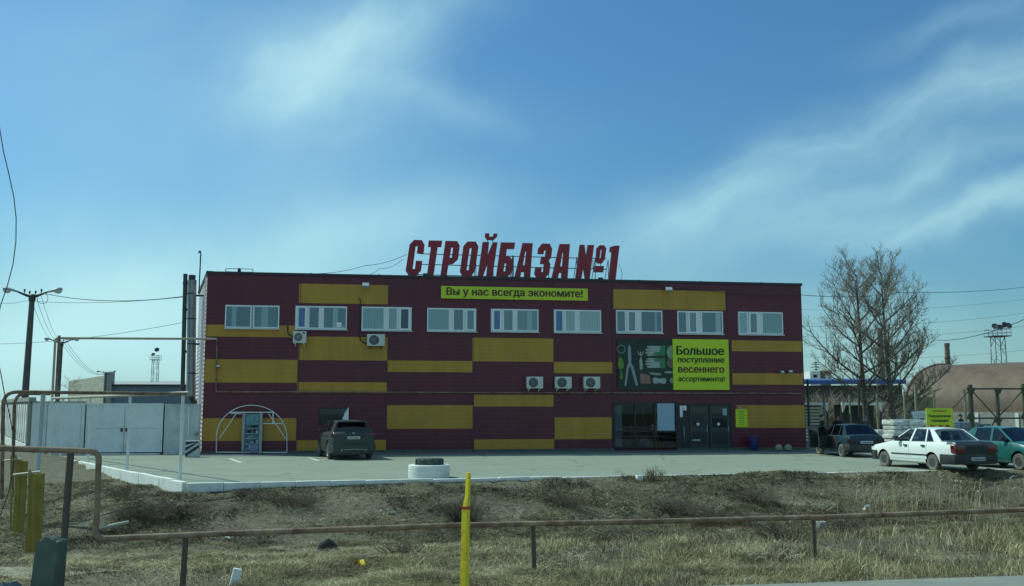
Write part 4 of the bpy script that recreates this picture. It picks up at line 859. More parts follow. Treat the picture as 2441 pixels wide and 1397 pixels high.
p = on_ground(782, 1316); rock('boulder', 'dark rock lying in the dry grass behind the pipe rail', 'boulder', p, .19, .16, .22, M('black_rock', (.035,.038,.036), .9, var=.4, scale=7, bump=.8), 8)
# litter
lit = M('litter_white', (.75,.75,.72), .5, var=.1); lity = M('litter_yellow', (.75,.55,.02), .6)
def scrap(px, py, s, label, cat, mat, kind='scrap', seed=0):
    p = on_ground(px, py); rr = random.Random(seed); mb = MB(); n = 6; vs = []
    for i in range(n):
        for j in range(n): vs.append((s*(i/(n-1)-.5)*1.3 + rr.uniform(-.08,.08)*s, s*.5*(j/(n-1)-.5), s*(.12 + .55*math.sin(math.pi*i/(n-1))*(.5+.5*math.sin(j*1.3+seed)) + rr.uniform(-.06,.1))))
    fs = [(i*n+j, (i+1)*n+j, (i+1)*n+j+1, i*n+j+1) for i in range(n-1) for j in range(n-1)]; mb.add(vs, fs, mat, True); return one(mb, kind, label, cat, p, rr.uniform(-1, 1))
scrap(857, 1352, .16, 'crumpled yellow rag in the dry grass below the pipe rail', 'litter', lity, 'rag', 1)
scrap(934, 1226, .15, 'crumpled white bag on the bank left of the yellow post', 'litter', lit, 'plastic_bag', 2); scrap(541, 1285, .12, 'white scrap lying under the pipe rail on the left', 'litter', lit, 'scrap', 3)
scrap(909, 1220, .07, 'tiny pale scrap beside the crumpled white bag', 'litter', lit, 'scrap', 5); scrap(1520, 1287, .12, 'white scrap in the weeds right of the middle rail post', 'litter', lit, 'scrap', 6)
scrap(2070, 1218, .28, 'torn white sheeting caught in the reeds', 'litter', lit, 'plastic_sheet', 7); scrap(530, 1253, .07, 'small white scrap on the bank above the left rail', 'litter', lit, 'scrap', 8)
p = on_ground(557, 1396); mb = MB(); mb.bbox((-.05,-.04,-.05),(.05,.04,.20), lit, .015, Matrix.Rotation(R(12), 4, 'Y')); one(mb, 'carton', 'white carton standing in the grass at the bottom edge', 'carton', p, .3)
p = on_ground(1961, 1262); mb = MB(); mb.bbox((-.13,-.1,0),(.13,.1,.20), M('foam_grey', (.52,.54,.5), .8), .02); one(mb, 'foam_block', 'pale foam block beside the right rail post', 'block', p, .2)
p = on_ground(268, 1266); mb = MB(); mb.tube([(-.35,-.1,.05),(0,0,.12),(.35,.12,.2)], [.04,.055,.04], M('bleached_wood', (.5,.46,.36), .9, bump=.4), 8); one(mb, 'log', 'short bleached log lying beside the stepped pipe', 'log', p)
p = ground(1524, 1141); mb = MB(); mb.bbox((-.1,-.08,-.1),(.1,.08,.1), white_conc, .03); one(mb, 'kerb_stone', 'small white stone standing at the front kerb', 'stone', p, .3)
# whitewashed ring planter
p = ground(1018.5, 1141.5); p.y += .62; t = thing('ring_planter', 'whitewashed concrete ring with a dark concrete plug on top near the front kerb', 'planter', p)
mb = MB(); mb.lathe([(.64,-.05),(.65,.22),(.635,.235),(.635,.245),(.65,.26),(.645,.38),(.62,.40),(.3,.40)], white_conc, 40); mb.build('ring', t)
mb = MB(); mb.lathe([(.46,.40),(.455,.48),(.44,.56),(.41,.60),(0,.61)], conc_dark, 9)
for k in range(7): a = -2.6+k*.4; mb.box((-.02,-.02,.38), (.03,.02,.58), conc_dark, Matrix.Translation((.44*math.cos(a), .44*math.sin(a), 0)) @ Matrix.Rotation(a, 4, 'Z'))
mb.build('plug', t)
# greenhouse frame leaning against the facade
def greenhouse():
    u0, z0 = wl(600, 1079, -.25); t = wthing('greenhouse_frame', 'arched white greenhouse end frame with a door standing against the left facade', 'greenhouse frame', u0, -.25, 0)
    P = lambda x, y: Vector((wl(x, y, -.25)[0]-u0, 0, max(.02, wl(x, y, -.25)[1]))); mb = MB()
    arch = [P(515.5, 1078), P(516, 1048)] + [P(600+84.5*math.cos(a), 1048-82*math.sin(a)**.92) for a in np.linspace(math.pi-.04, .04, 25)] + [P(684, 1048), P(684, 1078)]
    mb.tube(arch, .020, white_pvc, 6); mb.build('arch', t); mb = MB()
    for a, b, r in (((515,1078),(684,1079),.022),((549,983),(652,983),.026),((549,985.5),(575,986),.02),((523,1045),(563,986),.02),((640,986),(681,1046),.02),((651,983),(651,1010),.026),((627,1010),(673,1010),.022)): mb.tube([P(*a), P(*b)], r, white_pvc, 6)
    mb.build('brace', t); mb = MB(); a, b, c, d = P(577,1078), P(583,984), P(618,984), P(625,1078)
    for (x0, x1) in ((577, 583), (618.5, 625)): p, q = P(x0, 1031), P(x1, 1031); mb.box((p.x, -.05, .02), (q.x, .03, P(600, 984).z), steel_grey)
    dr = mb.build('door_frame', t); mb = MB(); x0, x1 = P(583, 1031).x, P(618.5, 1031).x; zt = P(600, 986).z; mb.box((x0, .0, .04), (x1, .02, zt), M('poster_teal', (.05,.09,.11), .5, c2=(.09,.17,.19), scale=6)); rr = random.Random(2)
    mb.box((x0+.03, -.012, zt*.72), (x1-.03, -.001, zt-.03), M('poster_sky', (.16,.34,.36), .5, c2=(.08,.18,.20), scale=9))
    for k in range(5):
        z = .2+zt*.13*k; mb.box((x0+.04, -.02, z), (x1-.06, -.002, z+.035), pale_in)
        for j in range(3): x = x0+.06+rr.random()*(x1-x0-.25); mb.bbox((x, -.03, z+.04), (x+rr.uniform(.08,.2), -.003, z+rr.uniform(.1,.22)), rr.choice((pale_in, tool_steel, poster_w, dark_in)), .01)
    mb.bbox((x0+.30, -.045, .05), (x1-.03, -.003, .42), M('poster_lilac', (.22,.24,.36), .6), .01); mb.build('door_display', dr)
greenhouse()
u, z = wl(823, 1040, -.7); t0 = [wl(*q, -.7) for q in ((831,970),(831,1030),(812,1030),(816,1000),(822,984))]
mb = MB(); mb.prism([(a-u, b) for a, b in t0[:1] + [(wl(831,1080,-.7)[0], 0), (wl(808,1080,-.7)[0], 0)] + t0[2:]], -.02, .02, white_pvc, lambda a, b, d: (a, d, b)); one(mb, 'curved_panel', 'white quarter-curved panel standing behind the dark crossover', 'panel', wpt(u, -.7, 0), WROT)
u, z = wl(1797, 1045, -.5); mb = MB(); mb.lathe([(.16,0),(.2,.05),(.23,.62),(.25,.64),(.25,.70),(.05,.72)], M('bin_blue', (.03,.035,.16), .5), 16); one(mb, 'litter_bin', 'dark blue litter bin against the wall right of the entrance', 'bin', wpt(u, -.5, 0))
for px, l in ((1857, 'left one of two pale stone balls at the foot of the right facade'), (1879, 'right one of two pale stone balls at the foot of the right facade')):
    p = ground(px, 1075); mb = MB(); mb.lathe([(0.09,0),(.17,.05),(.19,.15),(.15,.27),(.06,.33),(0,.34)], conc, 16); one(mb, 'stone_ball', l, 'bollard', p)

# ================================================================== RIGHT YARD
def hangar():
    f0 = Vector((31.6, 80, 0)); d = Vector((.8, .6, 0)); ax = Vector((.6, -.8, 0)); L = 26; t = thing('arched_hangar', 'brown barrel-roofed hangar on a pale concrete base behind the yard', 'hangar', f0)
    rm = M_ribbed('rusty_brown_sheet', (.175, .112, .074), .7, .5, 0, .02, var=.35, dirt=(.115, .07, .048), dirt_amt=.7, dscale=.35)
    mb = MB(); vs = []; fs = []; n = 28; m = 27; zb = 1.75
    for i in range(m):
        for j in range(n+1):
            a = math.pi*j/n; rib = .03 if i % 3 == 0 else 0; p = d*(6.2-(6.2+rib)*math.cos(a)) + ax*(L*i/(m-1)); vs.append((p.x, p.y, zb + (3.95+rib)*math.sin(a)**.9))
    for i in range(m-1):
        for j in range(n): fs.append((i*(n+1)+j, i*(n+1)+j+1, (i+1)*(n+1)+j+1, (i+1)*(n+1)+j))
    mb.add(vs, fs, rm, True); mb.build('roof', t)
    mb = MB(); mb.add([vs[j] for j in range(n+1)] + [tuple(Vector(vs[n])*1), tuple(Vector(vs[0]))], [tuple(range(n+1))], block_m)
    mb.build('gable', t)
    for k in (0, m-1): mb = MB(); mb.tube([Vector(vs[k*(n+1)+j]) for j in range(n+1)], .12, rm, 6); mb.build('edge_rib', t)
    mb = MB(); rz = math.atan2(ax.y, ax.x); mt = Matrix.Rotation(rz, 4, 'Z'); mb.box((0, -.35, -.2), (L, .2, zb+.05), conc, mt)
    for k in range(9): mb.box((k*3.0, -.42, -.2), (k*3.0+.25, -.34, zb), white_conc, mt)
    mb.build('base_wall', t)
hangar()
# low annex in front of the hangar's left end
a = atY(2140, 950, 74); b = atY(2222, 950, 73); mb = MB(); dd = b-a; t = thing('brick_annex', 'low yellowish brick annex with a dark pipe rail along its top', 'building', (a.x, a.y, 0), math.atan2(dd.y, dd.x))
mb.box((0, 0, 0), (dd.length, 3, 2.9), M('yellowish_brick', (.30,.26,.14), .9, var=.35, scale=1.5, dirt=(.2,.17,.1))); mb.build('wall', t); mb = MB(); mb.tube([(-.5,-.1,3.0),(dd.length-.9,-.1,3.0),(dd.length,-.1,3.6)], .06, steel_dark, 6); mb.build('rail', t)
mb = MB(); mb.box((-2.5,-.6,0),(dd.length+.1,-.3,1.55), conc); mb.build('plinth', t)
# dark shed with blue roof
a, b = atY(1890, 915, 92), atY(2150, 922, 90); dd = b-a; t = thing('blue_roofed_shed', 'long dark shed with a bright blue roof edge behind the trees', 'building', (a.x, a.y, 0), math.atan2(dd.y, dd.x)); L = dd.length
dw = M('dark_shed_wall', (.075,.075,.06), .9, var=.3, scale=.6); mb = MB(); mb.box((-6, 0, 0), (L, 8, 4.15), dw); mb.build('wall', t); mb = MB(); br = M('blue_roof_sheet', (.045,.10,.30), .5, var=.2, scale=1); mb.box((-6.2, -.5, 4.25), (L+.3, -.42, 4.62), br); mb.add([(-6.2,-.45,4.62),(L+.3,-.45,4.62),(L+.3,8.4,5.0),(-6.2,8.4,5.0)], [(0,1,2,3)], br); mb.build('roof', t)
# penthouse and antenna on it
a, b = atY(1931, 885, 130), atY(1982, 909, 130); t = thing('rooftop_hut', 'small white and brick hut showing above the blue roof', 'building', (a.x, 130, 0)); w = b.x-a.x
mb = MB(); mb.box((0,0,2), (w*.48, 4, a.z), white_paint); mb.build('wall', t); mb = MB(); mb.box((w*.16,-.05,b.z+.5),(w*.32,-.01,a.z-.45), dark_in); mb.build('window', t); mb = MB(); mb.box((w*.5,.2,2),(w,4,a.z-.1), chim_m); mb.box((w*.47,-.1,a.z-.1),(w*1.03,4,a.z+.1), conc); mb.box((w*.74,.1,b.z+.2),(w*.92,.19,a.z-.4), white_paint); mb.build('brick_wing', t)
p = atY(1951, 884, 131); t = thing('aerial_mast', 'mast with crossed aerial arms on the small white hut', 'antenna', (p.x, 132, p.z-.3)); mb = MB(); mb.tube([(0,0,0),(0,0,1.6)], .06, steel_dark, 6)
for z, w_ in ((.45,.5),(.8,.75),(1.15,.7),(1.4,.45)): mb.tube([(-w_,0,z),(w_,0,z+.05)], .035, steel_dark, 5); mb.tube([(-w_*.7,-.3,z+.1),(w_*.7,.3,z+.1)], .03, steel_dark, 5)
mb.build('mast', t)
def chimney(px, y0, Y, r0, r1, label):
    p = atY(px, y0, Y); mb = MB(); t = thing('brick_chimney', label, 'chimney', (p.x, Y, 0), 0, 'brick chimneys beyond the yard'); mb.lathe([(r0,0),(r1,p.z-.6),(r1*1.12,p.z-.5),(r1*1.12,p.z),(r1*.7,p.z+.02)], chim_m, 20); mb.build('stack', t)
    mb = MB(); mb.lathe([(r1*1.03,p.z*.80),(r1*1.3,p.z*.80),(r1*1.3,p.z*.80+.15),(r1*1.03,p.z*.80+.15)], steel_dark, 20); mb.build('gallery', t)
chimney(2257, 818, 150, .62, .36, 'short brick chimney rising behind the left end of the hangar roof'); chimney(2097, 782, 150, .80, .36, 'tall tapered brick chimney seen between the two tree trunks')
# storage racks with white fascia
def rack(px0, px1, ytop, Y, label, boards):
    a, b = atY(px0, ytop, Y), atY(px1, ytop, Y); t = thing('storage_rack', label, 'storage rack', (a.x, Y, 0), 0, 'storage racks in the yard'); L = b.x-a.x; H = a.z
    mb = MB(); mb.box((0, 0, H-.14), (L, .12, H+.04), white_paint); mb.build('fascia', t); mb = MB(); mb.box((0, 1.6, 0), (L, 1.7, H-.1), dw); mb.box((0,.1,H-.03),(L,1.7,H+.02), steel_dark); mb.build('back', t)
    for x in (.0, L-.09):
        mb = MB(); mb.box((x, .13, 0), (x+.09, .22, H-.15), steel_dark); mb.build('upright', t)
        mb = MB(); mb.prism([(x+.02, H-.15), (x+.07, H-.62), (x+.3, H-.15)], .02, .1, white_paint, lambda a_, b_, d: (a_ if x == 0 else x+.09-(a_-x), d, b_)); mb.build('gusset', t)
    return t, L, H
rack(1905, 1975, 961, 66, 'storage rack with a white top beam beside the store corner', True); rack(2006, 2103, 961, 67, 'wider storage rack with a white top beam behind the blue hatchback', False)
lum = M('fresh_timber', (.62,.55,.38), .7, var=.2, scale=2, stretch=(.3,1,1)); a, b = atY(1910, 972, 60), atY(1962, 1010, 60); t = thing('timber_stack', 'stack of pale sawn boards seen past the store corner', 'timber stack', (a.x-.8, 60, 0)); L = b.x-a.x+.8
rr = random.Random(9)
for k in range(11):
    z = .15+k*.19; mb = MB(); x1 = L+rr.uniform(-.08,.05); mb.box((rr.uniform(-.2,0), -rr.uniform(0,.04), z), (x1, .9, z+.14), lum if k > 3 else white_paint); mb.build('board', t)
mb = MB()
for x in (.5, L*.5, L-.3):
    for k in range(11): mb.box((x, .03, .1+k*.19), (x+.08, .85, .15+k*.19), dark_in)
mb.build('spacer', t)
# yard fence posts
fp = M('fence_post_paint', (.26,.27,.18), .7, var=.3, scale=3)
for px, y0, Y, dk, l in ((1925,905,54,1,'tall dark fence post nearest the store corner'),(1964,942,58,0,'pale fence post in front of the timber stack'),(2025,941,58,0,'pale fence post rising behind the roof of the blue hatchback'),(2046,914,57,1,'tall dark fence post left of the tree trunks'),
        (2090,938,58,0,'pale fence post at the end of the wide storage rack'),(2155,934,56,0,'pale fence post behind the wrapped bags'),(2181,913,52,0,'tall pale fence post in front of the white price board'),(2226,931,56,0,'fence post standing behind the lime loading sign'),(2299,929,55,0,'fence post just left of the steel truss gate')):
    p = atY(px, y0, Y); mb = MB(); mb.box((-.045,-.045,-.05),(.045,.045,p.z), steel_dark if dk else fp); mb.box((-.05,-.05,p.z),(.05,.05,p.z+.012), steel_dark); one(mb, 'fence_post', l, 'fence post', (p.x, Y, 0), .2, 'yard fence posts')
# truss gate
def truss():
    Y = 50; P = lambda x, y: atY(x, y, Y); o = P(2312, 1000); o.z = 0; t = thing('truss_gate', 'green steel truss frame with diagonal braces behind the teal car', 'gate', o); V = lambda x, y: P(x, y)-o; gm = M('dark_green_steel', (.055,.06,.036), .6, var=.3, scale=2, dirt=(.15,.14,.09), dirt_amt=.3)
    mb = MB()
    for px, w_, y0 in ((2312,.075,917),(2376,.055,927),(2440,.075,915),(2506,.055,927)): q = V(px, y0); mb.box((q.x-w_, -.1, -.05), (q.x+w_, .1, q.z), gm)
    mb.build('upright', t); mb = MB()
    for y in (927, 997): a, b = V(2305, y), V(2570, y); mb.box((a.x, -.12, a.z-.04), (b.x, .08, a.z+.04), gm)
    mb.build('beam', t); mb = MB()
    for a, b in (((2314,930),(2374,995)),((2438,930),(2378,995)),((2440,930),(2504,995)),((2306,934),(2268,976)),((2374,997),(2362,1018))): mb.tube([V(*a) + Vector((0,-.05,0)), V(*b) + Vector((0,-.05,0))],   .030, gm, 6)
    for px in (2312, 2376, 2440):
        for y in (927, 997):
            q = V(px, y); s_ = 1 if y == 927 else -1; mb.prism([(q.x-.24, q.z+.05*s_), (q.x+.24, q.z+.05*s_), (q.x+.1, q.z-.26*s_*(1 if px != 2376 or s_ == 1 else -1)), (q.x-.1, q.z-.26*s_*(1 if px != 2376 or s_ == 1 else -1))], -.14, -.11, gm, lambda a_, b_, d: (a_, d, b_))
    mb.build('brace', t)
truss()
# loading sign
Y = 46; a, b = atY(2208, 973, Y), atY(2272, 1020, Y); t = thing('loading_sign', 'lime sign with dark text and red arrows standing behind the white sedan', 'sign', ((a.x+b.x)/2, Y, 0), -.08); w, zc, h = (b.x-a.x)/2, (a.z+b.z)/2, (a.z-b.z)/2
mb = MB(); mb.box((-w, -.03, zc-h), (w, .03, zc+h), lime2); mb.build('board', t); mb = MB()
for x in (-w*.7, w*.7): mb.box((x-.03, .031, 0), (x+.03, .08, zc+h*.9), steel_dark)
mb.build('leg', t)
put_text(t, 'СТРОЙБАЗА №1', w*1.05, 0, zc+h*.72, -.0305, red_paint, .07); put_text(t, 'Погрузочная', w*1.62, 0, zc+h*.18, -.0305, txt_dark, .06); put_text(t, 'площадка', w*1.25, 0, zc-h*.30, -.0305, txt_dark, .06)
mb = MB()
for x in (-w*.55, 0.03, w*.58): mb.prism([(x-.18, zc-h*.70), (x-.02, zc-h*.70), (x+.16, zc-h*.80), (x-.02, zc-h*.92), (x-.18, zc-h*.92), (x-.06, zc-h*.80)], -.036, -.031, red_paint, lambda a_, b_, d: (a_, d, b_))
mb.build('arrow', t)
# white price board
Y = 50; P = lambda x, y: atY(x, y, Y); o = P(2190, 1018); mb = MB(); q = [P(2171,982)-o, P(2206,979)-o, P(2208,1024)-o, P(2184,1020)-o]; t = thing('price_board', 'slanted white gridded price board left of the lime loading sign', 'board', o)
pb = M('gridded_white_board', (.66,.68,.66), .5, var=.12, scale=6); mb.prism([(v.x, v.z) for v in q], -.04, .04, pb, lambda a_, b_, d: (a_, d, b_)); mb.build('board', t); mb = MB()
for k in range(1, 5): z = q[3].z + (q[0].z-q[3].z)*k/5; mb.box((q[3].x-.2, -.046, z-.006), (q[2].x-.03, -.042, z+.006), tool_steel)
for k in range(1, 4): x = q[3].x + (q[2].x-q[3].x)*k/4; mb.box((x-.006, -.048, q[3].z+.1), (x+.006, -.0425, q[0].z-.05), tool_steel)
mb.box((.1,-.052,.28),(.26,-.043,.44), steel_dark); mb.build('grid', t); mb = MB(); mb.box((.05,.05,-o.z),(.12,.1,q[0].z), steel_dark); mb.build('leg', t)
# wrapped pallets
wrap_w = M('wrapped_white_bags', (.82,.82,.78), .3, c2=(.36,.36,.33), scale=5, bump=1., bscale=9, stretch=(.7,.7,2)); wrap_b = M('wrapped_blue_grey', (.30,.37,.42), .35, c2=(.14,.18,.22), scale=3, bump=.6, bscale=6); wood = M('pallet_wood', (.30,.24,.16), .9, var=.3, scale=4)
def pallet(px, ybot, Y, w, h, label, mat, seed, layers=5, rot=0.):
    p = ground(px, ybot) if Y is None else Vector((atY(px, 1000, Y).x, Y, 0)); t = thing('wrapped_pallet', label, 'pallet', p, rot, 'wrapped pallets in the yard'); mb = MB()
    for k in range(3): mb.box((-w/2, -.5+.42*k, 0), (w/2, -.42+.42*k+.03, .10), wood)
    for k in range(5): x = -w/2+(w-.12)*k/4; mb.box((x, -.5, .10), (x+.12, .5, .125), wood)
    mb.build('pallet', t); rr = random.Random(seed); mb = MB(); lh = (h-.13)/layers
    for k in range(layers):
        z = .127+k*lh; nb = 3
        for j in range(nb):
            x0 = -w/2 + w*j/nb + rr.uniform(-.07,.05); x1 = -w/2+w*(j+1)/nb + rr.uniform(-.05,.07); mb.bbox((x0, -.5+rr.uniform(-.09,.05), z+.01), (x1, .5, z+lh*1.06), mat, lh*.44, Matrix.Rotation(rr.uniform(-.04,.04), 4, 'Y') @ Matrix.Rotation(rr.uniform(-.05,.05), 4, 'Z'), 3)
    mb.build('goods', t)
    mb = MB(); mb.bbox((-w/2-.02,-.53,h-.05),(w/2+.02,.52,h+.06), mat, .05); mb.build('wrapping', t)
pallet(2108, 1060, 47.5, 1.0, 1.05, 'lower wrapped stack of pale bags nearest the blue hatchback', wrap_w, 1); pallet(2146, 1060, 46, 1.25, 1.55, 'highest wrapped stack of pale bags left of the white sedan', wrap_w, 2, 7, .1); pallet(2184, 1055, 48.5, 1.3, 1.5, 'wrapped stack of pale goods half hidden by the white sedan roof', wrap_w, 3, 6)
pallet(2287, 1040, 52, 1.5, 1.35, 'blue-grey wrapped pallet right of the lime loading sign', wrap_b, 4, 4, .1); pallet(2322, 1040, 52.5, 1.2, 1.25, 'darker blue wrapped pallet under the truss gate', M('wrapped_dark_blue', (.11,.17,.21), .5, var=.3), 5, 4)

# ================================================================== VEHICLES
def smooth_stations(st, n=34):
    xs = np.array([s[0] for s in st][::-1]); tx = np.linspace(0, 1, len(xs)); out = []
    xx = np.unique(np.concatenate([np.linspace(xs[0], xs[-1], n), xs]))
    return [(x, *[float(np.interp(x, xs, [s[k] for s in st][::-1])) for k in (1, 2, 3)]) for x in xx[::-1]]
def half_section(zl, zt, w):
    h = zt-zl; return [(0, zl), (w-.12, zl), (w-.035, zl+.06), (w-.012, zl+.16*h+.04), (w, zl+.42*h), (w-.004, zl+.66*h), (w-.03, zl+.86*h), (w-.075, zl+.965*h), (w-.16, zt), (w*.45, zt+.018), (0, zt+.025)]
def car(sp):
    t = thing(sp['name'], sp['label'], sp.get('cat', 'car'), sp['loc'], sp['rot']); S_ = Matrix.Diagonal((*sp.get('scale', (1,1,1)), 1)); paint = sp['paint']; st = smooth_stations(sp['st']); glass = sp.get('glass', car_glass)
    def B(mb, name, par=None): mb.v = [tuple(S_ @ Vector(v)) for v in mb.v]; return mb.build(name, par or t)
    # lower body
    mb = MB(); vs = []; fs = []; K = 11
    for (x, zl, zt, w) in st:
        hs = half_section(zl, zt, w); vs += [(x, y, z) for y, z in hs] + [(x, -y, z) for y, z in hs[-2:0:-1]]
    n = 2*K-2
    for i in range(len(st)-1):
        for j in range(n): fs.append((i*n+j, i*n+(j+1)%n, (i+1)*n+(j+1)%n, (i+1)*n+j))
    fs += [tuple(range(n)), tuple((len(st)-1)*n+j for j in reversed(range(n)))]; mb.add(vs, fs, paint, True)
    low = mb.build('tmp'); low.data.materials.append(dark_in); cut = MB(); wr = sp['wr']; ar = wr*1.22
    for ax in sp['axles']:
        for s_ in (-1, 1): cut.lathe([(ar, s_*(sp['hw']-.34)), (ar, s_*(sp['hw']+.3))], dark_in, 28, 'y', (ax, 0, wr*1.02))
    co = cut.build('tmpc'); md = low.modifiers.new('b', 'BOOLEAN'); md.operation = 'DIFFERENCE'; md.object = co; md.solver = 'EXACT'; bpy.context.view_layer.update()
    me = bpy.data.meshes.new_from_object(low.evaluated_get(bpy.context.evaluated_depsgraph_get())); body = MB(); mats = list(me.materials)
    body.v = [tuple(v.co) for v in me.vertices]
    for p in me.polygons:
        body.f.append(list(p.vertices)); mm = mats[p.material_index] if mats else paint; c = p.center
        inside = any(math.hypot(c.x-ax, c.z-wr*1.02) < ar*1.01 for ax in sp['axles']) and abs(c.y) < sp['hw']-.02 and abs(p.normal.y) < .98 or mm == dark_in
        pm = sp['boot'] if sp.get('boot') and c.x < -1.63 and abs(c.y) < .76 and c.z > .56 else paint
        body.m.append(body.mi(dark_in if (inside and math.hypot(min((c.x-ax for ax in sp['axles']), key=abs), c.z-wr*1.02) < ar*1.02) else pm)); body.sm.append(True)
    bpy.data.objects.remove(low); bpy.data.objects.remove(co)
    # greenhouse
    g = sp['gh']; wb, wr_ = g['wb'], g['wr']; zr = g['zr']; zb = lambda x: float(np.interp(x, [g['xc'], g['xa']], [g['zbc'], g['zba']])); 
    def roofz(x): q = (x-(g['xrf']+g['xrr'])/2)/((g['xrf']-g['xrr'])/2); return zr - .035*q*q - (g.get('rdrop', 0)*(q < 0)*q*q)
    vs = []; fs = []; nx, ny = 9, 11
    for i in range(nx):
        x = g['xrf'] + (g['xrr']-g['xrf'])*i/(nx-1)
        for j in range(ny): v = -1+2*j/(ny-1); vs.append((x, v*(wr_+.01), roofz(x) + .045*(1-v*v) + (.0 if abs(v) < 1 else -.03)))
    m_ = len(vs)
    for i in range(nx):
        x = g['xrf'] + (g['xrr']-g['xrf'])*i/(nx-1)
        for j in range(ny): v = -1+2*j/(ny-1); vs.append((x, v*(wr_-.01), roofz(x) - .04))
    for i in range(nx-1):
        for j in range(ny-1): a = i*ny+j; fs += [(a, a+1, a+1+ny, a+ny), (m_+a, m_+a+ny, m_+a+ny+1, m_+a+1)]
    for i in range(nx-1): a = i*ny; fs += [(a, a+ny, m_+a+ny, m_+a), (a+ny-1, m_+a+ny-1, m_+a+2*ny-1, a+2*ny-1)]
    for j in range(ny-1): fs += [(j, m_+j, m_+j+1, j+1), ((nx-1)*ny+j, (nx-1)*ny+j+1, m_+(nx-1)*ny+j+1, m_+(nx-1)*ny+j)]
    body.add(vs, fs, sp.get('roof_paint', paint), True)
    def sidept(x, k, s_): # k: 0 belt, 1 roof
        return Vector((x, s_*(wb if k == 0 else wr_), (zb(x)-.02 if k == 0 else roofz(x))))
    glassq = []
    for s_ in (-1, 1):
        for pi, (b0, b1, t0, t1) in enumerate(g['pil']):
            q = [sidept(b0, 0, s_), sidept(b1, 0, s_), sidept(t1, 1, s_), sidept(t0, 1, s_)]; nn = Vector((0, s_, .35)).normalized(); body.add([p + nn*.012 for p in q] + [p - nn*.035 for p in q], [(0,1,2,3),(7,6,5,4),(0,4,5,1),(1,5,6,2),(2,6,7,3),(3,7,4,0)], g.get('pmat', {}).get(pi, paint))
        for (a0, a1) in zip(g['pil'][:-1], g['pil'][1:]): glassq.append([sidept(a0[1], 0, s_), sidept(a1[0], 0, s_), sidept(a1[2], 1, s_), sidept(a0[3], 1, s_)])
    bo = B(body, 'body')
    for i, q in enumerate(glassq): mb = MB(); mb.add(q, [(0,1,2,3)], glass); B(mb, 'window')
    P0 = g['pil'][0]; P1 = g['pil'][-1]
    for nm, xb, xt, ed in (('windscreen', P0[0]-.02, g['xrf'], P0), ('rear_window', P1[1]+.02, g['xrr'], P1)):
        mb = MB(); vs = []; bow = .06 if nm == 'windscreen' else -.05
        for k in (0, 1):
            for v in np.linspace(-1, 1, 7): y = v*((wb-.03) if k == 0 else (wr_-.03)); x = (xb if k == 0 else xt) + bow*(1-v*v)*(1 if k == 0 else .5); vs.append((x, y, (zb(xb)-.01 if k == 0 else roofz(xt)-.01 + .03*(1-v*v))))
        mb.add(vs, [(j, j+1, j+8, j+7) for j in range(6)], sp.get('rear_glass', glass) if nm == 'rear_window' else glass, True); B(mb, nm)
    # interior
    mb = MB(); zc = zb(0)-.01; mb.box((g['xc']+.12, -wb+.05, zc-.02), (g['xa']-.12, wb-.05, zc+.035), seat_m); xm = (g['xrf']+g['xrr'])/2
    for y in (-.36, .36):
        mb.bbox((xm+.02, y-.22, zc), (xm+.20, y+.22, zc+.16), seat_m, .05); mb.bbox((xm+.0, y-.12, zc+.16), (xm+.10, y+.12, zc+.32), seat_m, .04); mb.bbox((g['xrr']+.02, y-.12, zc+.05), (g['xrr']+.1, y+.12, zc+.2), seat_m, .04)
    mb.tube([(xm+.62+.13*math.cos(a)*.4, .36+.17*math.cos(a), zc+.06+.15*math.sin(a)) for a in np.linspace(0, 2*math.pi, 18)], .016, seat_m, 5); B(mb, 'interior')
    # wheels
    for ax in sp['axles']:
        for s_ in (-1, 1):
            cy = s_*(sp['hw']-.10); w = thing_part('wheel', t, S_ @ Vector((ax, cy, wr))); k = wr; sc_ = sp.get('scale', (1,1,1)); rs = (sc_[0]+sc_[2])/2
            w.location.z = k*rs*.985; mb = MB(); hw = .095; pr = [(k*.62, -hw*.9), (k*.86, -hw*1.02), (k*.97, -hw*.82), (k, -hw*.5), (k, hw*.5), (k*.97, hw*.82), (k*.86, hw*1.02), (k*.62, hw*.9)]; mb.lathe([(a*rs, b) for a, b in pr], sp.get('tyre', rubber), 30, 'y', (0,0,0), True); mb.build('tyre', w)
            mb = MB(); o_ = s_*hw; rm = sp.get('rim', rim_m); mb.lathe([(k*.66*rs, o_*.95), (k*.60*rs, o_*.95), (k*.56*rs, o_*.55), (k*.40*rs, o_*.45), (k*.30*rs, o_*.75), (k*.12*rs, o_*.8), (0, o_*.85)], rm, 24, 'y'); mb.lathe([(k*.66*rs, -o_*.8), (0, -o_*.8)], dark_in, 24, 'y')
            for j in range(sp.get('holes', 8)): a = 2*math.pi*j/sp.get('holes', 8); mb.lathe([(k*.11*rs*sp.get('hs',1), o_*.60 ), (0, o_*.62)], dark_in, 8, 'y', (k*.47*rs*math.cos(a), 0, k*.47*rs*math.sin(a)))
            mb.lathe([(k*.36*rs, o_*.70), (k*.30*rs, o_*.86), (k*.16*rs, o_*.88), (0, o_*.9)], lamp_head if rm is rim_m else rm, 20, 'y')
            mb.lathe([(k*.66*rs, o_*.93), (k*.665*rs, o_*1.02), (k*.63*rs, o_*1.02), (k*.61*rs, o_*.93)], lamp_head if rm is rim_m else rm, 24, 'y', (0,0,0), True); mb.build('rim', w)
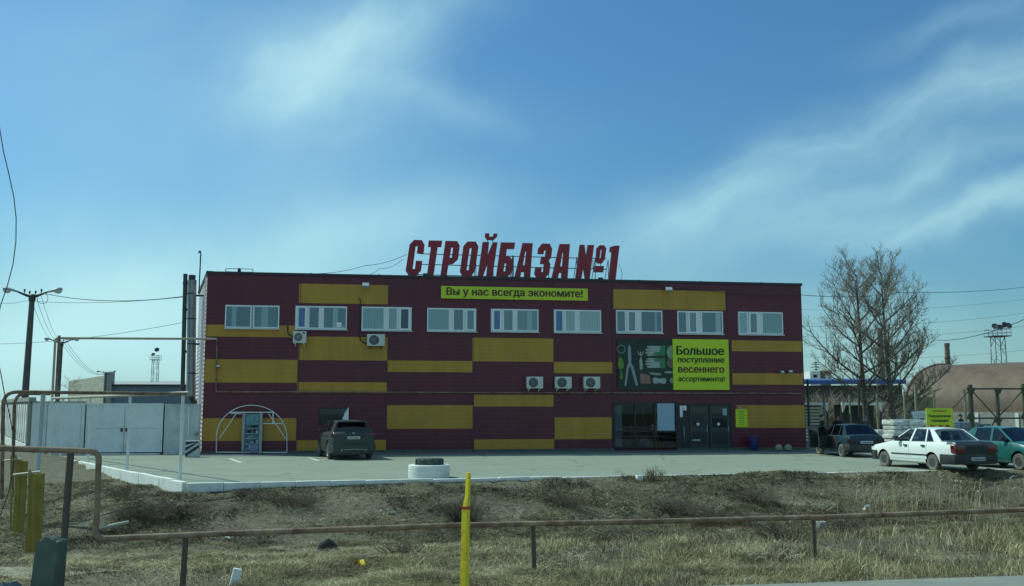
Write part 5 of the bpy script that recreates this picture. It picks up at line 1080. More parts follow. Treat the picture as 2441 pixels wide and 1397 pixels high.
    def patch(mb, x0, x1, k0, k1, off, mat, s_):
        xs = np.linspace(x0, x1, 8); rows = []
        for x in xs:
            zl, zt, w = [float(np.interp(x, [q[0] for q in sp['st']][::-1], [q[c] for q in sp['st']][::-1])) for c in (1, 2, 3)]; hs = half_section(zl, zt, w)[k0:k1]; rows.append([(x, s_*(y+off), z) for y, z in hs])
        m2 = len(rows[0]); mb.add([p for r in rows for p in r], [(i*m2+j, i*m2+j+1, (i+1)*m2+j+1, (i+1)*m2+j) for i in range(7) for j in range(m2-1)], mat, True)
    for s_ in (-1, 1):
        for di, (x0, x1) in enumerate(sp['doors']):
            if (s_, di) in sp.get('open', []): continue
            mb = MB(); patch(mb, x0-.012, x1+.012, 3, 8, .002, dark_in, s_); patch(mb, x0, x1, 3, 8, .006, paint, s_); 
            if sp.get('strip'): 
                zl, zt, w = [float(np.interp((x0+x1)/2, [q[0] for q in sp['st']][::-1], [q[c] for q in sp['st']][::-1])) for c in (1, 2, 3)]; z = zl+.40*(zt-zl); mb.bbox((min(x0,x1), s_*(w+.004) - (.012 if s_ < 0 else 0), z-.022), (max(x0,x1), s_*(w+.004) + (.012 if s_ > 0 else 0), z+.022), plastic, .004)
            d = B(mb, 'door'); xh = min(x0, x1)+.16; zl, zt, w = [float(np.interp(xh, [q[0] for q in sp['st']][::-1], [q[c] for q in sp['st']][::-1])) for c in (1, 2, 3)]; zh = zl+.80*(zt-zl); mb = MB(); ys = sorted((s_*(w-.03), s_*(w+.028))); mb.bbox((xh-.085, ys[0], zh-.028), (xh+.085, ys[1], zh+.028), sp.get('handle', plastic), .012); B(mb, 'handle', d)
        if sp.get('sidestrip'):
            for (x0, x1) in sp['sidestrip']: mb = MB(); patch(mb, x0, x1, 1, 4, .01, plastic, s_); B(mb, 'side_cladding')
        mx, mz = g['xa']-.42, zb(g['xa']-.3); ya, yb_ = sorted((s_*(wb+.05), s_*(wb+.24))); mb = MB(); mb.bbox((mx-.05, ya+.03, mz+.02), (mx+.08, yb_, mz+.16), sp.get('mirror', plastic), .035); mb.tube([(mx+.02, s_*(wb-.03), mz), (mx+.02, s_*(wb+.1), mz+.06)], .025, plastic, 6); B(mb, 'mirror')
    for b in sp.get('bumpers', []):
        path, z0, z1, th, mat = b; mb = MB(); p = [Vector((x, y, 0)) for x, y in path]; vs = []; fs = []; m3 = 6
        for i, q in enumerate(p):
            tt = (p[min(i+1, len(p)-1)] - p[max(i-1, 0)]).normalized(); nn = Vector((tt.y, -tt.x, 0)); nn = nn if nn.dot(q) > 0 else -nn
            for (o_, z) in ((-.06, z0), (th*.4, z0), (th, z0+.05), (th, z1-.04), (th*.5, z1), (-.06, z1)): v = q + nn*o_; vs.append((v.x, v.y, z))
        for i in range(len(p)-1):
            for j in range(m3): fs.append((i*m3+j, i*m3+(j+1)%m3, (i+1)*m3+(j+1)%m3, (i+1)*m3+j))
        fs += [tuple(range(m3)), tuple((len(p)-1)*m3+j for j in range(m3))]; mb.add(vs, fs, mat, True); B(mb, 'bumper')
    for (nm, a, b, mat, bev) in sp.get('boxes', []): mb = MB(); mb.bbox(a, b, mat, bev); B(mb, nm)
    for (nm, pts, r_, mat) in sp.get('tubes', []): mb = MB(); mb.tube(pts, r_, mat, 6); B(mb, nm)
    return t
def thing_part(name, par, loc):
    o = bpy.data.objects.new(name, None); COL.objects.link(o); o.parent = par; o.location = loc; o.empty_display_size = .1; return o
def plate_text(t, x, z, w, n, scale=(1,1,1)):               # plates are unreadable in the photo: blurred dark marks only
    rr = random.Random(n); mb = MB(); y = -w/2
    while y < w/2:
        q = rr.uniform(.025, .05); mb.box(((x-.004)*scale[0], (-y-q)*scale[1], (z-.026)*scale[2]), ((x-.001)*scale[0], -y*scale[1], (z+rr.uniform(.012,.026))*scale[2]), M('plate_marks', (.10,.105,.11), .6)); y += q+rr.uniform(.012,.03)
    mb.build('plate_marks', t)
def heading(h): return math.atan2(h.y, h.x)
# --- white sedan
dust = (.30, .27, .2); g72 = R(72); h = Vector((-math.cos(g72), math.sin(g72), 0)); wl_ = ground(2230, 1121.5); wl_.z = 0; lft = Vector((-h.y, h.x, 0)); sc = (1.0, 1.12, 1.05)
white_car = M('white_car_paint', (.84, .85, .80), .32, var=.04, scale=2, coat=.5, dirt=dust, dirt_amt=.12, dscale=1.4); white_dark = white_car
ctr = wl_ - h*(-1.17) - lft*(.70*1.12)
sed = car(dict(name='sedan_car', label='dusty white four-door sedan with black bumpers and red tail lamps', loc=ctr, rot=heading(h), scale=sc, paint=white_car, hw=.83, wr=.275, axles=(1.35, -1.17), strip=True, tyre=rubber_dusty,
    st=[(2.20,.36,.60,.60),(2.14,.27,.69,.72),(1.95,.22,.76,.80),(1.4,.2,.85,.83),(.95,.2,.93,.83),(0,.2,.94,.83),(-1.2,.2,.96,.83),(-1.75,.22,.985,.82),(-2.12,.26,.975,.80),(-2.21,.32,.94,.78),(-2.25,.45,.80,.75)],
    gh=dict(xa=.95, xc=-1.60, xrf=.22, xrr=-1.02, zba=.93, zbc=.965, zr=1.365, wb=.735, wr=.57, pil=[(.95,.87,.22,.15),(.02,-.07,-.10,-.18),(-.78,-.84,-.70,-.76),(-1.22,-1.60,-.84,-1.02)]),
    doors=[(.90,-.02),(-.05,-.92)], rear_glass=car_glass, boot=M('dark_boot_paint', (.028,.032,.034), .35, coat=.5, dirt=dust, dirt_amt=.25),
    bumpers=[([(-1.62,.845),(-2.0,.845),(-2.22,.79),(-2.29,.5),(-2.31,0),(-2.29,-.5),(-2.22,-.79),(-2.0,-.845),(-1.62,-.845)], .24, .56, .03, plastic), ([(1.72,.83),(2.0,.80),(2.17,.68),(2.23,.4),(2.25,0),(2.23,-.4),(2.17,-.68),(2.0,-.80),(1.72,-.83)], .24, .56, .03, plastic)],
    boxes=[('tail_lamp', (-2.29,.42,.59), (-2.05,.802,.86), tail_red, .03), ('tail_lamp', (-2.29,-.802,.59), (-2.05,-.42,.86), tail_red, .03), ('boot_panel', (-2.285,-.42,.60), (-2.15,.42,.86), M('boot_trim', (.02,.022,.024), .5), .02), ('number_plate', (-2.352,-.26,.36), (-2.335,.26,.47), plate_w, .004), ('headlight', (2.08,.40,.55), (2.2,.70,.68), lamp_glass, .03), ('headlight', (2.08,-.70,.55), (2.2,-.40,.68), lamp_glass, .03)],
    tubes=[('boot_lip', [(-2.294,-.3,.77),(-2.297,-.1,.80),(-2.297,.1,.80),(-2.294,.3,.77)], .008, plastic)]))
plate_text(sed, -2.353, .415, .42, 1, scale=sc)
# --- dark crossover seen from behind
h = Vector((-.33, .944, 0)).normalized(); wl_ = ground(785, 1094.5); lft = Vector((-h.y, h.x, 0)); sc = (.95, 1.0, 1.0); ctr = wl_ + h*1.25*.95 - lft*.84
cpaint = car_paint('dark_green_grey_paint', (.042, .052, .049), (.10,.10,.08), .12, .06)
cro = car(dict(name='crossover_car', label='dark grey-green crossover parked tail-on before the left facade', loc=ctr, rot=heading(h), scale=sc, paint=cpaint, hw=.93, wr=.36, axles=(1.42,-1.28), rim=rim_alloy, holes=10, hs=1.2, glass=car_glass_d, tyre=rubber, handle=cpaint, mirror=cpaint,
    st=[(2.28,.42,.72,.66),(2.2,.32,.84,.80),(1.9,.26,.94,.90),(1.3,.25,1.04,.93),(.95,.25,1.09,.93),(-1.2,.26,1.16,.94),(-1.85,.28,1.18,.93),(-2.15,.32,1.14,.90),(-2.28,.38,1.02,.86),(-2.34,.5,.86,.80)],
    gh=dict(xa=1.10, xc=-2.10, xrf=.40, xrr=-1.75, zba=1.08, zbc=1.15, zr=1.60, wb=.82, wr=.64, rdrop=.03, pil=[(1.10,1.0,.40,.30),(.02,-.06,-.02,-.10),(-.95,-1.02,-.92,-.98),(-1.35,-2.10,-1.30,-1.78)]),
    doors=[(1.0,-.02),(-.05,-1.0)],
    bumpers=[([(-1.75,.95),(-2.1,.93),(-2.30,.84),(-2.38,.5),(-2.40,0),(-2.38,-.5),(-2.30,-.84),(-2.1,-.93),(-1.75,-.95)], .28, .62, .03, cpaint), ([(-2.28,.80),(-2.37,.5),(-2.39,0),(-2.37,-.5),(-2.28,-.80)], .22, .36, .04, plastic)],
    boxes=[('tail_lamp', (-2.27,.50,.97), (-1.98,.925,1.10), tail_red, .04), ('tail_lamp', (-2.27,-.925,.97), (-1.98,-.50,1.10), tail_red, .04), ('number_plate', (-2.365,-.26,.86), (-2.30,.26,.97), plate_w, .004), ('plate_recess', (-2.355,-.40,.83), (-2.2,.40,1.00), plastic, .02), ('spoiler', (-1.98,-.60,1.55), (-1.62,.60,1.60), cpaint, .02), ('badge', (-2.225,-.05,1.06), (-2.16,.05,1.12), chrome, .01)],
    tubes=[('chrome_strip', [(-2.425,-.52,.36),(-2.43,-.50,.43),(-2.445,0,.45),(-2.43,.50,.43),(-2.425,.52,.36)], .014, chrome), ('window_trim', [(1.05,.84,1.085),(0,.845,1.12),(-1.5,.83,1.16)], .012, chrome), ('wiper', [(-2.03,.0,1.20),(-2.06,-.35,1.21)], .012, plastic), ('exhaust', [(-2.2,.5,.24),(-2.38,.5,.24)], .04, steel_dark)]))
plate_text(cro, -2.367, .915, .40, 2, scale=sc)
# --- blue hatchback, doors open
h = Vector((-.10, .99, 0)).normalized(); wl_ = ground(2011, 1089); lft = Vector((-h.y, h.x, 0)); sc = (1, 1.06, 1.04); ctr = wl_ + h*1.22 - lft*.68*1.06
bpaint = car_paint('blue_hatch_paint', (.013, .042, .064), (.07,.08,.065), .3, .12)
hat = car(dict(name='hatchback_car', label='blue hatchback with its left doors standing open', loc=ctr, rot=heading(h), scale=sc, paint=bpaint, hw=.81, wr=.28, axles=(1.24,-1.22), glass=car_glass_d, tyre=rubber_dusty, open=[(1,0),(1,1)],
    st=[(1.98,.36,.62,.66),(1.9,.28,.72,.76),(1.7,.22,.78,.80),(1.2,.2,.85,.81),(.8,.2,.90,.81),(-1.2,.2,.93,.81),(-1.72,.24,.94,.79),(-1.92,.30,.90,.77),(-1.98,.42,.80,.73)],
    gh=dict(xa=.85, xc=-1.70, xrf=.12, xrr=-1.12, zba=.89, zbc=.92, zr=1.345, wb=.72, wr=.55, pil=[(.85,.77,.12,.05),(-.05,-.13,-.08,-.16),(-.86,-.93,-.84,-.90),(-1.28,-1.70,-1.02,-1.15)]),
    doors=[(.80,-.04),(-.08,-.92)],
    bumpers=[([(-1.55,.82),(-1.85,.81),(-1.99,.74),(-2.04,.4),(-2.05,0),(-2.04,-.4),(-1.99,-.74),(-1.85,-.81),(-1.55,-.82)], .28, .54, .03, plastic)],
    boxes=[('tail_lamp', (-2.0,.44,.60), (-1.8,.775,.78), tail_dark, .03), ('tail_lamp', (-2.0,-.775,.60), (-1.8,-.44,.78), tail_dark, .03), ('number_plate', (-2.035,-.26,.58), (-1.98,.26,.69), plate_w, .004), ('open_doorway', (-.90,.70,.30), (.78,.818,.86), dark_in, .03), ('badge', (-1.80,-.03,.955), (-1.74,.03,.985), steel_dark, .01)],
    tubes=[]))
plate_text(hat, -2.037, .635, .40, 3, scale=sc)
for (xh, ang, L_) in ((.80, 62, .84), (-.10, 60, .78)):        # the two open doors
    d = MB(); mt = Matrix.Translation((xh, .86, 0)) @ Matrix.Rotation(R(180-ang), 4, 'Z'); d.bbox((0, -.03, .34), (L_, .03, .90), M('dark_door_trim', (.03,.035,.045), .6), .02, mt); d.tube([mt @ Vector(p) for p in ((.05,0,.9),(.28,-.05,1.32),(L_-.05,-.05,1.32),(L_,0,.9))], .02, plastic, 6); dr = d.build('door', hat)
    d = MB(); d.add([mt @ Vector(p) for p in ((.07,0,.9),(.29,-.04,1.31),(L_-.06,-.04,1.31),(L_-.02,0,.9))], [(0,1,2,3)], car_glass_d); d.build('window', dr); d = MB(); d.bbox((L_*.3, -.06, .72), (L_*.75, -.03, .78), pale_in, .01, mt); d.build('armrest', dr)
# --- teal car at the right edge, nose towards us
al = R(74); h = Vector((math.cos(al), -math.sin(al), 0)); fr = ground(2436, 1121); lft = Vector((-h.y, h.x, 0)); sc = (1.0, 1.05, 1.05); ctr = fr - h*1.26 + lft*.70*1.05
tpaint = car_paint('teal_paint', (.006, .115, .098), (.17,.165,.125), .22)
tea = car(dict(name='teal_car', label='teal sedan cut by the right edge, nose turned towards the road', loc=ctr, rot=heading(h), scale=sc, paint=tpaint, hw=.83, wr=.285, axles=(1.26,-1.24), glass=car_glass_d, tyre=rubber_dusty,
    st=[(2.02,.36,.60,.66),(1.95,.27,.70,.76),(1.75,.22,.78,.81),(1.3,.2,.88,.83),(.9,.2,.94,.83),(-1.2,.2,.97,.83),(-1.9,.24,1.0,.81),(-2.15,.30,.98,.78),(-2.22,.45,.85,.74)],
    gh=dict(xa=1.0, xc=-1.65, xrf=.22, xrr=-1.15, zba=.935, zbc=.98, zr=1.38, wb=.74, wr=.57, pil=[(1.0,.90,.22,.13),(-.02,-.12,-.08,-.18),(-.95,-1.65,-.90,-1.15)]),
    doors=[(.92,-.05),(-.09,-.95)],
    bumpers=[([(1.62,.84),(1.9,.82),(2.04,.70),(2.10,.4),(2.11,0),(2.10,-.4),(2.04,-.70),(1.9,-.82),(1.62,-.84)], .24, .55, .03, plastic)],
    boxes=[('headlight', (1.92,.42,.56), (2.06,.74,.70), lamp_glass, .03), ('headlight', (1.92,-.74,.56), (2.06,-.42,.70), lamp_glass, .03)], tubes=[]))

# ================================================================== PEOPLE in the yard
def person(loc, rot, label, jacket, hair, lean=0.0, arm=.2, H=1.74):
    t = thing('person', label, 'person', loc, rot); me = bpy.data.meshes.new('body'); k = H/1.74
    V = [(0,0,.95),(0,0,1.10),(0,-.01,1.28),(0,-.01,1.42),(0,0,1.50),(0,-.015,1.56),(0,-.02,1.64),(0,-.015,1.71)]; Rr = [(.15,.11),(.145,.10),(.165,.11),(.14,.09),(.055,.055),(.065,.075),(.078,.092),(.055,.065)]
    E = [(0,1),(1,2),(2,3),(3,4),(4,5),(5,6),(6,7)]
    def chain(root, pts, rs):
        p = root
        for q, r_ in zip(pts, rs): V.append(q); Rr.append((r_, r_)); E.append((p, len(V)-1)); p = len(V)-1
        return p
    for s_ in (-1, 1):
        chain(0, [(s_*.10,0,.88),(s_*.11,-.02,.50),(s_*.11,.03,.11),(s_*.12,-.10,.05)], [.095,.07,.05,.042])
        hnd = chain(3, [(s_*.19,0,1.40),(s_*.24,.02-arm*.1,1.13),(s_*.23,-.10-arm*.3,.92+arm*.15),(s_*.225,-.13-arm*.32,.85+arm*.15)], [.062,.046,.036,.03])
        hx, hy, hz = V[hnd]
        for f, (dx, ln) in enumerate(((-.022,.060),(-.008,.070),(.008,.066),(.022,.052))): chain(hnd, [(hx+dx, hy-.02, hz-.035), (hx+dx, hy-.03, hz-.035-ln)], [.0095,.0085])
        chain(hnd, [(hx-s_*.03, hy-.03, hz-.01), (hx-s_*.035, hy-.05, hz-.05)], [.011,.009])
    V = [(x + lean*0, y - lean*max(0, z-.95), z) for x, y, z in V]; me.from_pydata([tuple(c*k for c in v) for v in V], E, []); o = bpy.data.objects.new('body', me); COL.objects.link(o); md = o.modifiers.new('s', 'SKIN'); md.use_smooth_shade = True; sv = me.skin_vertices[0].data
    for i, r_ in enumerate(Rr): sv[i].radius = (r_[0]*k, r_[1]*k)
    sv[0].use_root = True; sd = o.modifiers.new('u', 'SUBSURF'); sd.levels = 1; bpy.context.view_layer.update(); m2 = bpy.data.meshes.new_from_object(o.evaluated_get(bpy.context.evaluated_depsgraph_get())); bpy.data.objects.remove(o)
    m2.materials.clear(); [m2.materials.append(m_) for m_ in (skin_m, jacket, trouser_m, rubber)]
    for p in m2.polygons: z = p.center.z/k; x = abs(p.center.x)/k; p.material_index = 3 if z < .1 else 1 if (z > .88 and z < 1.49 and not (x > .17 and z < .9+arm*.15)) else 2 if z < .9 and x < .19 else 0; p.use_smooth = True
    b = bpy.data.objects.new('body', m2); COL.objects.link(b); b.parent = t; ly = -lean*.68
    mb = MB(); c = Vector((0, .005+ly, 1.655)); vs = []; fs = []
    for i in range(7):
        for j in range(14): a = 2*math.pi*j/14; e = R(-25+ i*19.1); vs.append(tuple((c + Vector((.090*math.cos(e)*math.cos(a), .022*(1) + .100*math.cos(e)*math.sin(a), .098*math.sin(e)+.01)))*k))
    for i in range(6):
        for j in range(14): 
            if i < 2 and 9 <= j <= 12: continue
            fs.append((i*14+j, i*14+(j+1)%14, (i+1)*14+(j+1)%14, (i+1)*14+j))
    mb.add(vs, fs, hair, True); mb.build('hair', t); mb = MB(); f = Vector((0, -.105+ly, 1.63))*k
    mb.tube([f+Vector((0,.015,.025)), f+Vector((0,-.012,-.012))], [.008,.013], skin_m, 6); mb.build('nose', t)
    for s_ in (-1, 1): mb = MB(); mb.bbox((s_*.032-.011, f.y+.012, f.z+.018), (s_*.032+.011, f.y+.022, f.z+.028), hair_m, .004); mb.build('eye', t); mb = MB(); mb.bbox((s_*.080-.008, f.y+.085, f.z-.02), (s_*.080+.008, f.y+.12, f.z+.035), skin_m, .007); mb.build('ear', t)
    mb = MB(); mb.bbox((-.022, f.y+.014, f.z-.042), (.022, f.y+.024, f.z-.032), M('lips', (.3,.1,.09), .5), .003); mb.build('mouth', t); return t
p = atY(1956, 1000, 49.2); person((p.x, 49.2, 0), R(60), 'dark-haired person in a dark jacket standing by the open hatchback door', jacket_m, hair_m, .12, .5, 1.80)
p = atY(1997, 1000, 54); person((p.x, 54, 0), R(-20), 'dark-haired person in a dark coat standing beyond the hatchback roof', jacket_m, hair_m, 0, .2, 1.72)
p = atY(2062, 1000, 52); person((p.x, 52, 0), R(150), 'person with light hair in a grey jacket behind the hatchback rear window', jacket2, M('light_hair', (.22,.2,.16), .8), .1, .4, 1.74)
p = atY(2291, 1000, 58); person((p.x, 58, 0), R(40), 'person in dark clothing standing behind the blue-grey pallet', jacket_m, hair_m, 0, .2, 1.76)

# ================================================================== VEGETATION
def bare_tree(name, label, base, H, spread, seed, lean=(0,0), trunk_r=.2, clear=.12, group=None, fine=1.0, mat=bark):
    rr = random.Random(seed); t = thing(name, label, 'tree', base, 0, group); tr = MB(); cr = MB(); n = 14; pts = []; x = y = 0
    for i in range(n+1):
        f = i/n; x = lean[0]*f + .10*math.sin(f*5+seed)*H*.04; y = lean[1]*f + .1*math.cos(f*4+seed)*H*.03; pts.append(Vector((x, y, H*f)))
    tr.tube(pts, [trunk_r*(1-.93*(i/n)**.8) for i in range(n+1)], mat, 8); tr.build('trunk', t)
    def grow(p, d, L, r, lev):
        k = 5 if lev < 2 else 3; q = [p]; dd = d.copy()
        for i in range(k):
            dd = (dd + Vector((rr.uniform(-.22,.22), rr.uniform(-.22,.22), rr.uniform(-.06,.26)))*(.7 if lev == 0 else 1)).normalized(); q.append(q[-1] + dd*L/k)
        cr.tube(q, [r*(1-.82*i/k) for i in range(k+1)], mat if lev == 0 else twig_m, 5 if lev < 1 else 3, False)
        if lev >= 3 or L < .25: return
        m_ = int((13, 8, 5)[lev]*fine)
        for j in range(m_):
            f = rr.uniform(.18, 1) if lev else rr.uniform(.22, 1); i = min(k-1, int(f*k)); pp = q[i].lerp(q[i+1], f*k-i); ax = (q[i+1]-q[i]).normalized(); side = Vector((rr.uniform(-1,1), rr.uniform(-1,1), rr.uniform(-.5,.9))); side = (side - ax*side.dot(ax)).normalized()
            grow(pp, (ax*.75 + side*.75 + Vector((0,0,.12))).normalized(), L*rr.uniform(.30,.55)*(1.1-.4*f), max(.0072, r*.40), lev+1)
    nl = int(21*fine)
    for j in range(nl):
        f = clear + (1-clear)*(j+.5)/nl; i = min(n-1, int(f*n)); p = pts[i].lerp(pts[i+1], f*n-i); a = j*2.4 + rr.uniform(-.4,.4); up = .36 + .55*f
        d = Vector((math.cos(a), math.sin(a)*.8, up)).normalized(); L = spread*(.50+.62*math.sin(math.pi*min(1, .18+.80*f)))*(1.02-.10*f)*rr.uniform(.8,1.12); grow(p, d, L, trunk_r*(.42-.28*f), 0)
    cr.build('crown', t); return t
p = atY(2064, 930, 60); bare_tree('bare_tree', 'left of two tall leafless trees rising beside the store', (p.x, 60, 0), 10.3, 3.7, 3, (-.35, 0), .24, .20, 'tall leafless trees')
p = atY(2124, 930, 59); bare_tree('bare_tree', 'right of two tall leafless trees, its pale trunk forked near the ground', (p.x+.05, 59, 0), 10.2, 3.5, 8, (-.35, 0), .27, .18, 'tall leafless trees')
p = atY(2118, 1020, 58); bare_tree('leaning_tree', 'pale slanting tree leaning right across the hangar end', (p.x, 58, 0), 3.9, 1.6, 12, (2.6, 0), .20, .35, None, .6)
p = atY(160, 960, 85); bare_tree('small_tree', 'small bare tree left of the blockwork gable', (p.x, 85, 0), 4.4, 1.6, 21, (.2, 0), .07, .2, 'small bare trees behind the wall', .5, twig_m)
p = atY(146, 960, 88); bare_tree('small_tree', 'small bare tree beside the second street lamp', (p.x-.4, 88, 0), 3.9, 1.4, 22, (-.2, 0), .06, .2, 'small bare trees behind the wall', .5, twig_m)
def dry_bush(name, label, p, r, h, n, seed, mat=weed_m, rad=.006, group='dead weed clumps on the bank', leaf=True):
    rr = random.Random(seed); mb = MB()
    for k in range(n):
        a = rr.uniform(0, 6.283); d = rr.random()**.6; b = Vector((math.cos(a)*d*r*.5, math.sin(a)*d*r*.5, -.03)); tip = Vector((math.cos(a)*d*r*1.1, math.sin(a)*d*r*1.1, h*rr.uniform(.55,1.1)*(1-.35*d))); mid = b.lerp(tip, .5) + Vector((rr.uniform(-.1,.1)*r, rr.uniform(-.1,.1)*r, h*.12)); mb.tube([b, mid, tip], [rad, rad*.8, rad*.4], mat, 3, False)
        for j in range(5):
            f = rr.uniform(.3,.95); q = b.lerp(mid, f*2) if f < .5 else mid.lerp(tip, f*2-1); e = q + Vector((rr.uniform(-.28,.28)*r, rr.uniform(-.28,.28)*r, rr.uniform(-.05,.25)*h)); mb.tube([q, q.lerp(e,.5)+Vector((0,0,.03*h)), e], [rad*.6, rad*.5, rad*.3], mat, 3, False)
    return one(mb, name, label, 'weeds', p, 0, group)
dry_bush('dead_bush', 'small leafless bush growing on the front kerb line', on_ground(1562, 1150) + Vector((0,.2,0)), .38, .52, 46, 1, weed_m, .006, None)
for k, (px, py, r, h_, n_, l) in enumerate(((1110,1240,.75,.62,150,'dark weed clump behind the yellow marker post'),(1345,1205,.8,.4,90,'dead weeds midway between the yellow post and the kerb bush'),(1625,1225,.9,.45,120,'tangled weeds right of the middle rail post'),(1700,1250,1.0,.5,120,'tangled dead stems beyond the rail, right of centre'),
        (1800,1195,.9,.35,90,'dark weeds on the upper bank right of centre'),(700,1205,.9,.35,110,'dark weed clump on the upper left bank'),(350,1240,.9,.45,130,'dense dead weeds right of the stepped pipe'),(450,1225,.8,.35,90,'dead weeds on the bank above the left rail'),(300,1190,.6,.3,60,'brown weeds below the left kerb'),
        (960,1330,.4,.25,50,'low dead weeds near the yellow rag'),(1480,1285,.7,.35,80,'dead weeds under the rail right of the middle post'),(1880,1290,.7,.4,80,'dead weeds left of the right rail post'),(2005,1275,.5,.35,60,'dark weeds right of the pale foam block'),(2330,1190,.9,.35,90,'brown weeds on the bank below the teal car'),(600,1185,.7,.3,70,'weeds just under the kerb left of the ring planter'))):
    dry_bush('weed_clump', l, on_ground(px, py), r, h_, n_, 30+k)
pale = M('bleached_stems', (.46, .41, .30), .9, var=.3)
for k, (px, py, r, h_, n_, l) in enumerate(((1668,1230,.8,.42,26,'pale fallen stems leaning right in the dark weeds above the rail'),(1950,1215,.7,.35,24,'pale dry stems on the bank above the right rail post'),(1220,1235,.7,.3,20,'pale stems on the bank right of the yellow post'),(400,1215,.7,.35,24,'pale dry stems among the dense weeds on the left bank'),(1830,1345,.5,.3,22,'pale stems near the road edge'),(1360,1352,.5,.28,20,'pale stems right of the middle rail post'))):
    dry_bush('stem_clump', l, on_ground(px, py), r, h_, n_, 80+k, pale, .006, 'pale dry stems')
# bushes in front of the dark shed
for k, (px, Y) in enumerate(((1945,72),(1985,73),(2030,72),(2075,74))): p = atY(px, 960, Y); dry_bush('hedge_bush', ('leafless bush above the timber stack', 'leafless bush left of the tall dark post', 'leafless bush behind the tall dark post', 'leafless bush at the foot of the left tall tree')[k], (p.x, Y, 0), 2.6, 3.3, 170, 60+k, twig_m, .02, 'leafless bushes before the dark shed')
# dry grass: blades as one mesh
straw = bpy.data.materials.new('dry_grass'); straw.use_nodes = True
def grass_material(m):
    nt = m.node_tree; N = nt.nodes; L = nt.links; b = N['Principled BSDF']; b.inputs['Roughness'].default_value = .85; b.inputs['Specular IOR Level'].default_value = .2
    ge = N.new('ShaderNodeNewGeometry'); cr = N.new('ShaderNodeValToRGB'); e = cr.color_ramp.elements; e[0].color = (.11, .085, .06, 1); e[0].position = 0; e[1].color = (.74, .64, .42, 1); e[1].position = 1
    for p, c in ((.28, (.23, .18, .12)), (.5, (.38, .31, .18)), (.66, (.34, .31, .14)), (.85, (.58, .48, .28))): q = e.new(p); q.color = (*c, 1)
    nz = N.new('ShaderNodeTexNoise'); nz.inputs['Scale'].default_value = .8; nz.inputs['Detail'].default_value = 8; tc = N.new('ShaderNodeTexCoord'); L.new(tc.outputs['Object'], nz.inputs[0])
    mm = N.new('ShaderNodeMath'); mm.operation = 'MULTIPLY_ADD'; mm.inputs[1].default_value = .62; L.new(ge.outputs['Random Per Island'], mm.inputs[0]); ma = N.new('ShaderNodeMath'); ma.operation = 'MULTIPLY_ADD'; ma.inputs[1].default_value = 1.9; ma.inputs[2].default_value = -.76; L.new(nz.outputs['Fac'], ma.inputs[0]); L.new(ma.outputs[0], mm.inputs[2]); L.new(mm.outputs[0], cr.inputs[0]); L.new(cr.outputs[0], b.inputs['Base Color'])
grass_material(straw)
def grass(n, part, name, mat):
    y = 11.3*np.exp(RNG.random(n)*math.log(34.5/11.3)); x = (RNG.random(n)*2-1)*.70*y; rd = road_d(x, y); df, dl, o = outside(x, y)
    dens = np.clip((vnoise(x, y, 1.1, 5)-.15)*2.2, .16, 1)*np.clip(.5+1.1*vnoise(x, y, 3.4, 6), .4, 1)*np.where(rd < ROAD_D+.35, .25, 1)
    keep = (rd > ROAD_D+.02) & (o > .10) & (RNG.random(n) < dens); x, y, rd, o = x[keep], y[keep], rd[keep], o[keep]; n = len(x); z = height(x, y)
    near = 1-smooth((rd-15.5-2.2*vnoise(x, y, 2.6, 13))/1.2); bank = RNG.random(len(x)) > near; sel = bank if part == 'bank' else ~bank; x, y, rd, o, z, near = x[sel], y[sel], rd[sel], o[sel], z[sel], near[sel]; n = len(x); tall = np.clip((.6*vnoise(x, y, 1.6, 7)+.4*vnoise(x, y, .45, 17)-.30)*2.3, 0, 1); right = smooth((x-1)/4)
    hgt = (.045 + .10*near*(.22+tall)*(.75+.55*right) + .05*tall*(1-near))*(.5+1.0*RNG.random(n)**1.5); hgt *= (.62+.38*smooth((x+3)/5)); hgt *= np.where(o < .6, .7, 1)
    wd = (.0008 + .00026*y)*(.6+.8*RNG.random(n)); ang = RNG.random(n)*6.283; la = vnoise(x, y, .9, 9)*9 + RNG.normal(0, 1.5, n); lean = (.25+.9*RNG.random(n)**1.4)*np.where(near > .5, .8, 1.5)
    lying = RNG.random(n) < np.where(near > .5, .36, .46); lean = np.where(lying, 2.6+2.6*RNG.random(n), lean); hgt = np.where(lying, .035+.05*RNG.random(n), hgt); lx, ly = np.cos(la)*lean*hgt, np.sin(la)*lean*hgt; px_, py_ = np.cos(ang)*wd, np.sin(ang)*wd
    def lv(f, g, k): return np.stack([x + lx*f + px_*k, y + ly*f + py_*k, z - .01 + hgt*g], 1)
    P = np.stack([lv(0,0,-1), lv(0,0,1), lv(.38,.62,.8), lv(.38,.62,-.8), lv(1.1,.95,0)], 1).reshape(-1, 3)
    b = np.arange(n)*5; quads = np.stack([b, b+1, b+2, b+3], 1); tris = np.stack([b+3, b+2, b+4], 1); me = bpy.data.meshes.new(name); me.vertices.add(n*5); me.vertices.foreach_set('co', P.ravel().astype(np.float32))
    me.loops.add(n*7); li = np.concatenate([quads, tris], 1).ravel(); me.loops.foreach_set('vertex_index', li.astype(np.int32)); me.polygons.add(n*2); ls = np.empty(n*2, np.int32); ls[0::2] = np.arange(n)*7; ls[1::2] = np.arange(n)*7+4; me.polygons.foreach_set('loop_start', ls); me.update(calc_edges=True); me.validate(); me.materials.append(mat)
    o_ = bpy.data.objects.new(name, me); COL.objects.link(o_); stuff(o_)
weeds_dry = straw.copy(); weeds_dry.name = 'matted_weeds'
for e_, c_ in zip([n_ for n_ in weeds_dry.node_tree.nodes if n_.type == 'VALTORGB'][0].color_ramp.elements, ((.05,.042,.028),(.11,.088,.055),(.17,.14,.08),(.17,.16,.07),(.29,.24,.14),(.58,.50,.34))): e_.color = (*c_, 1)
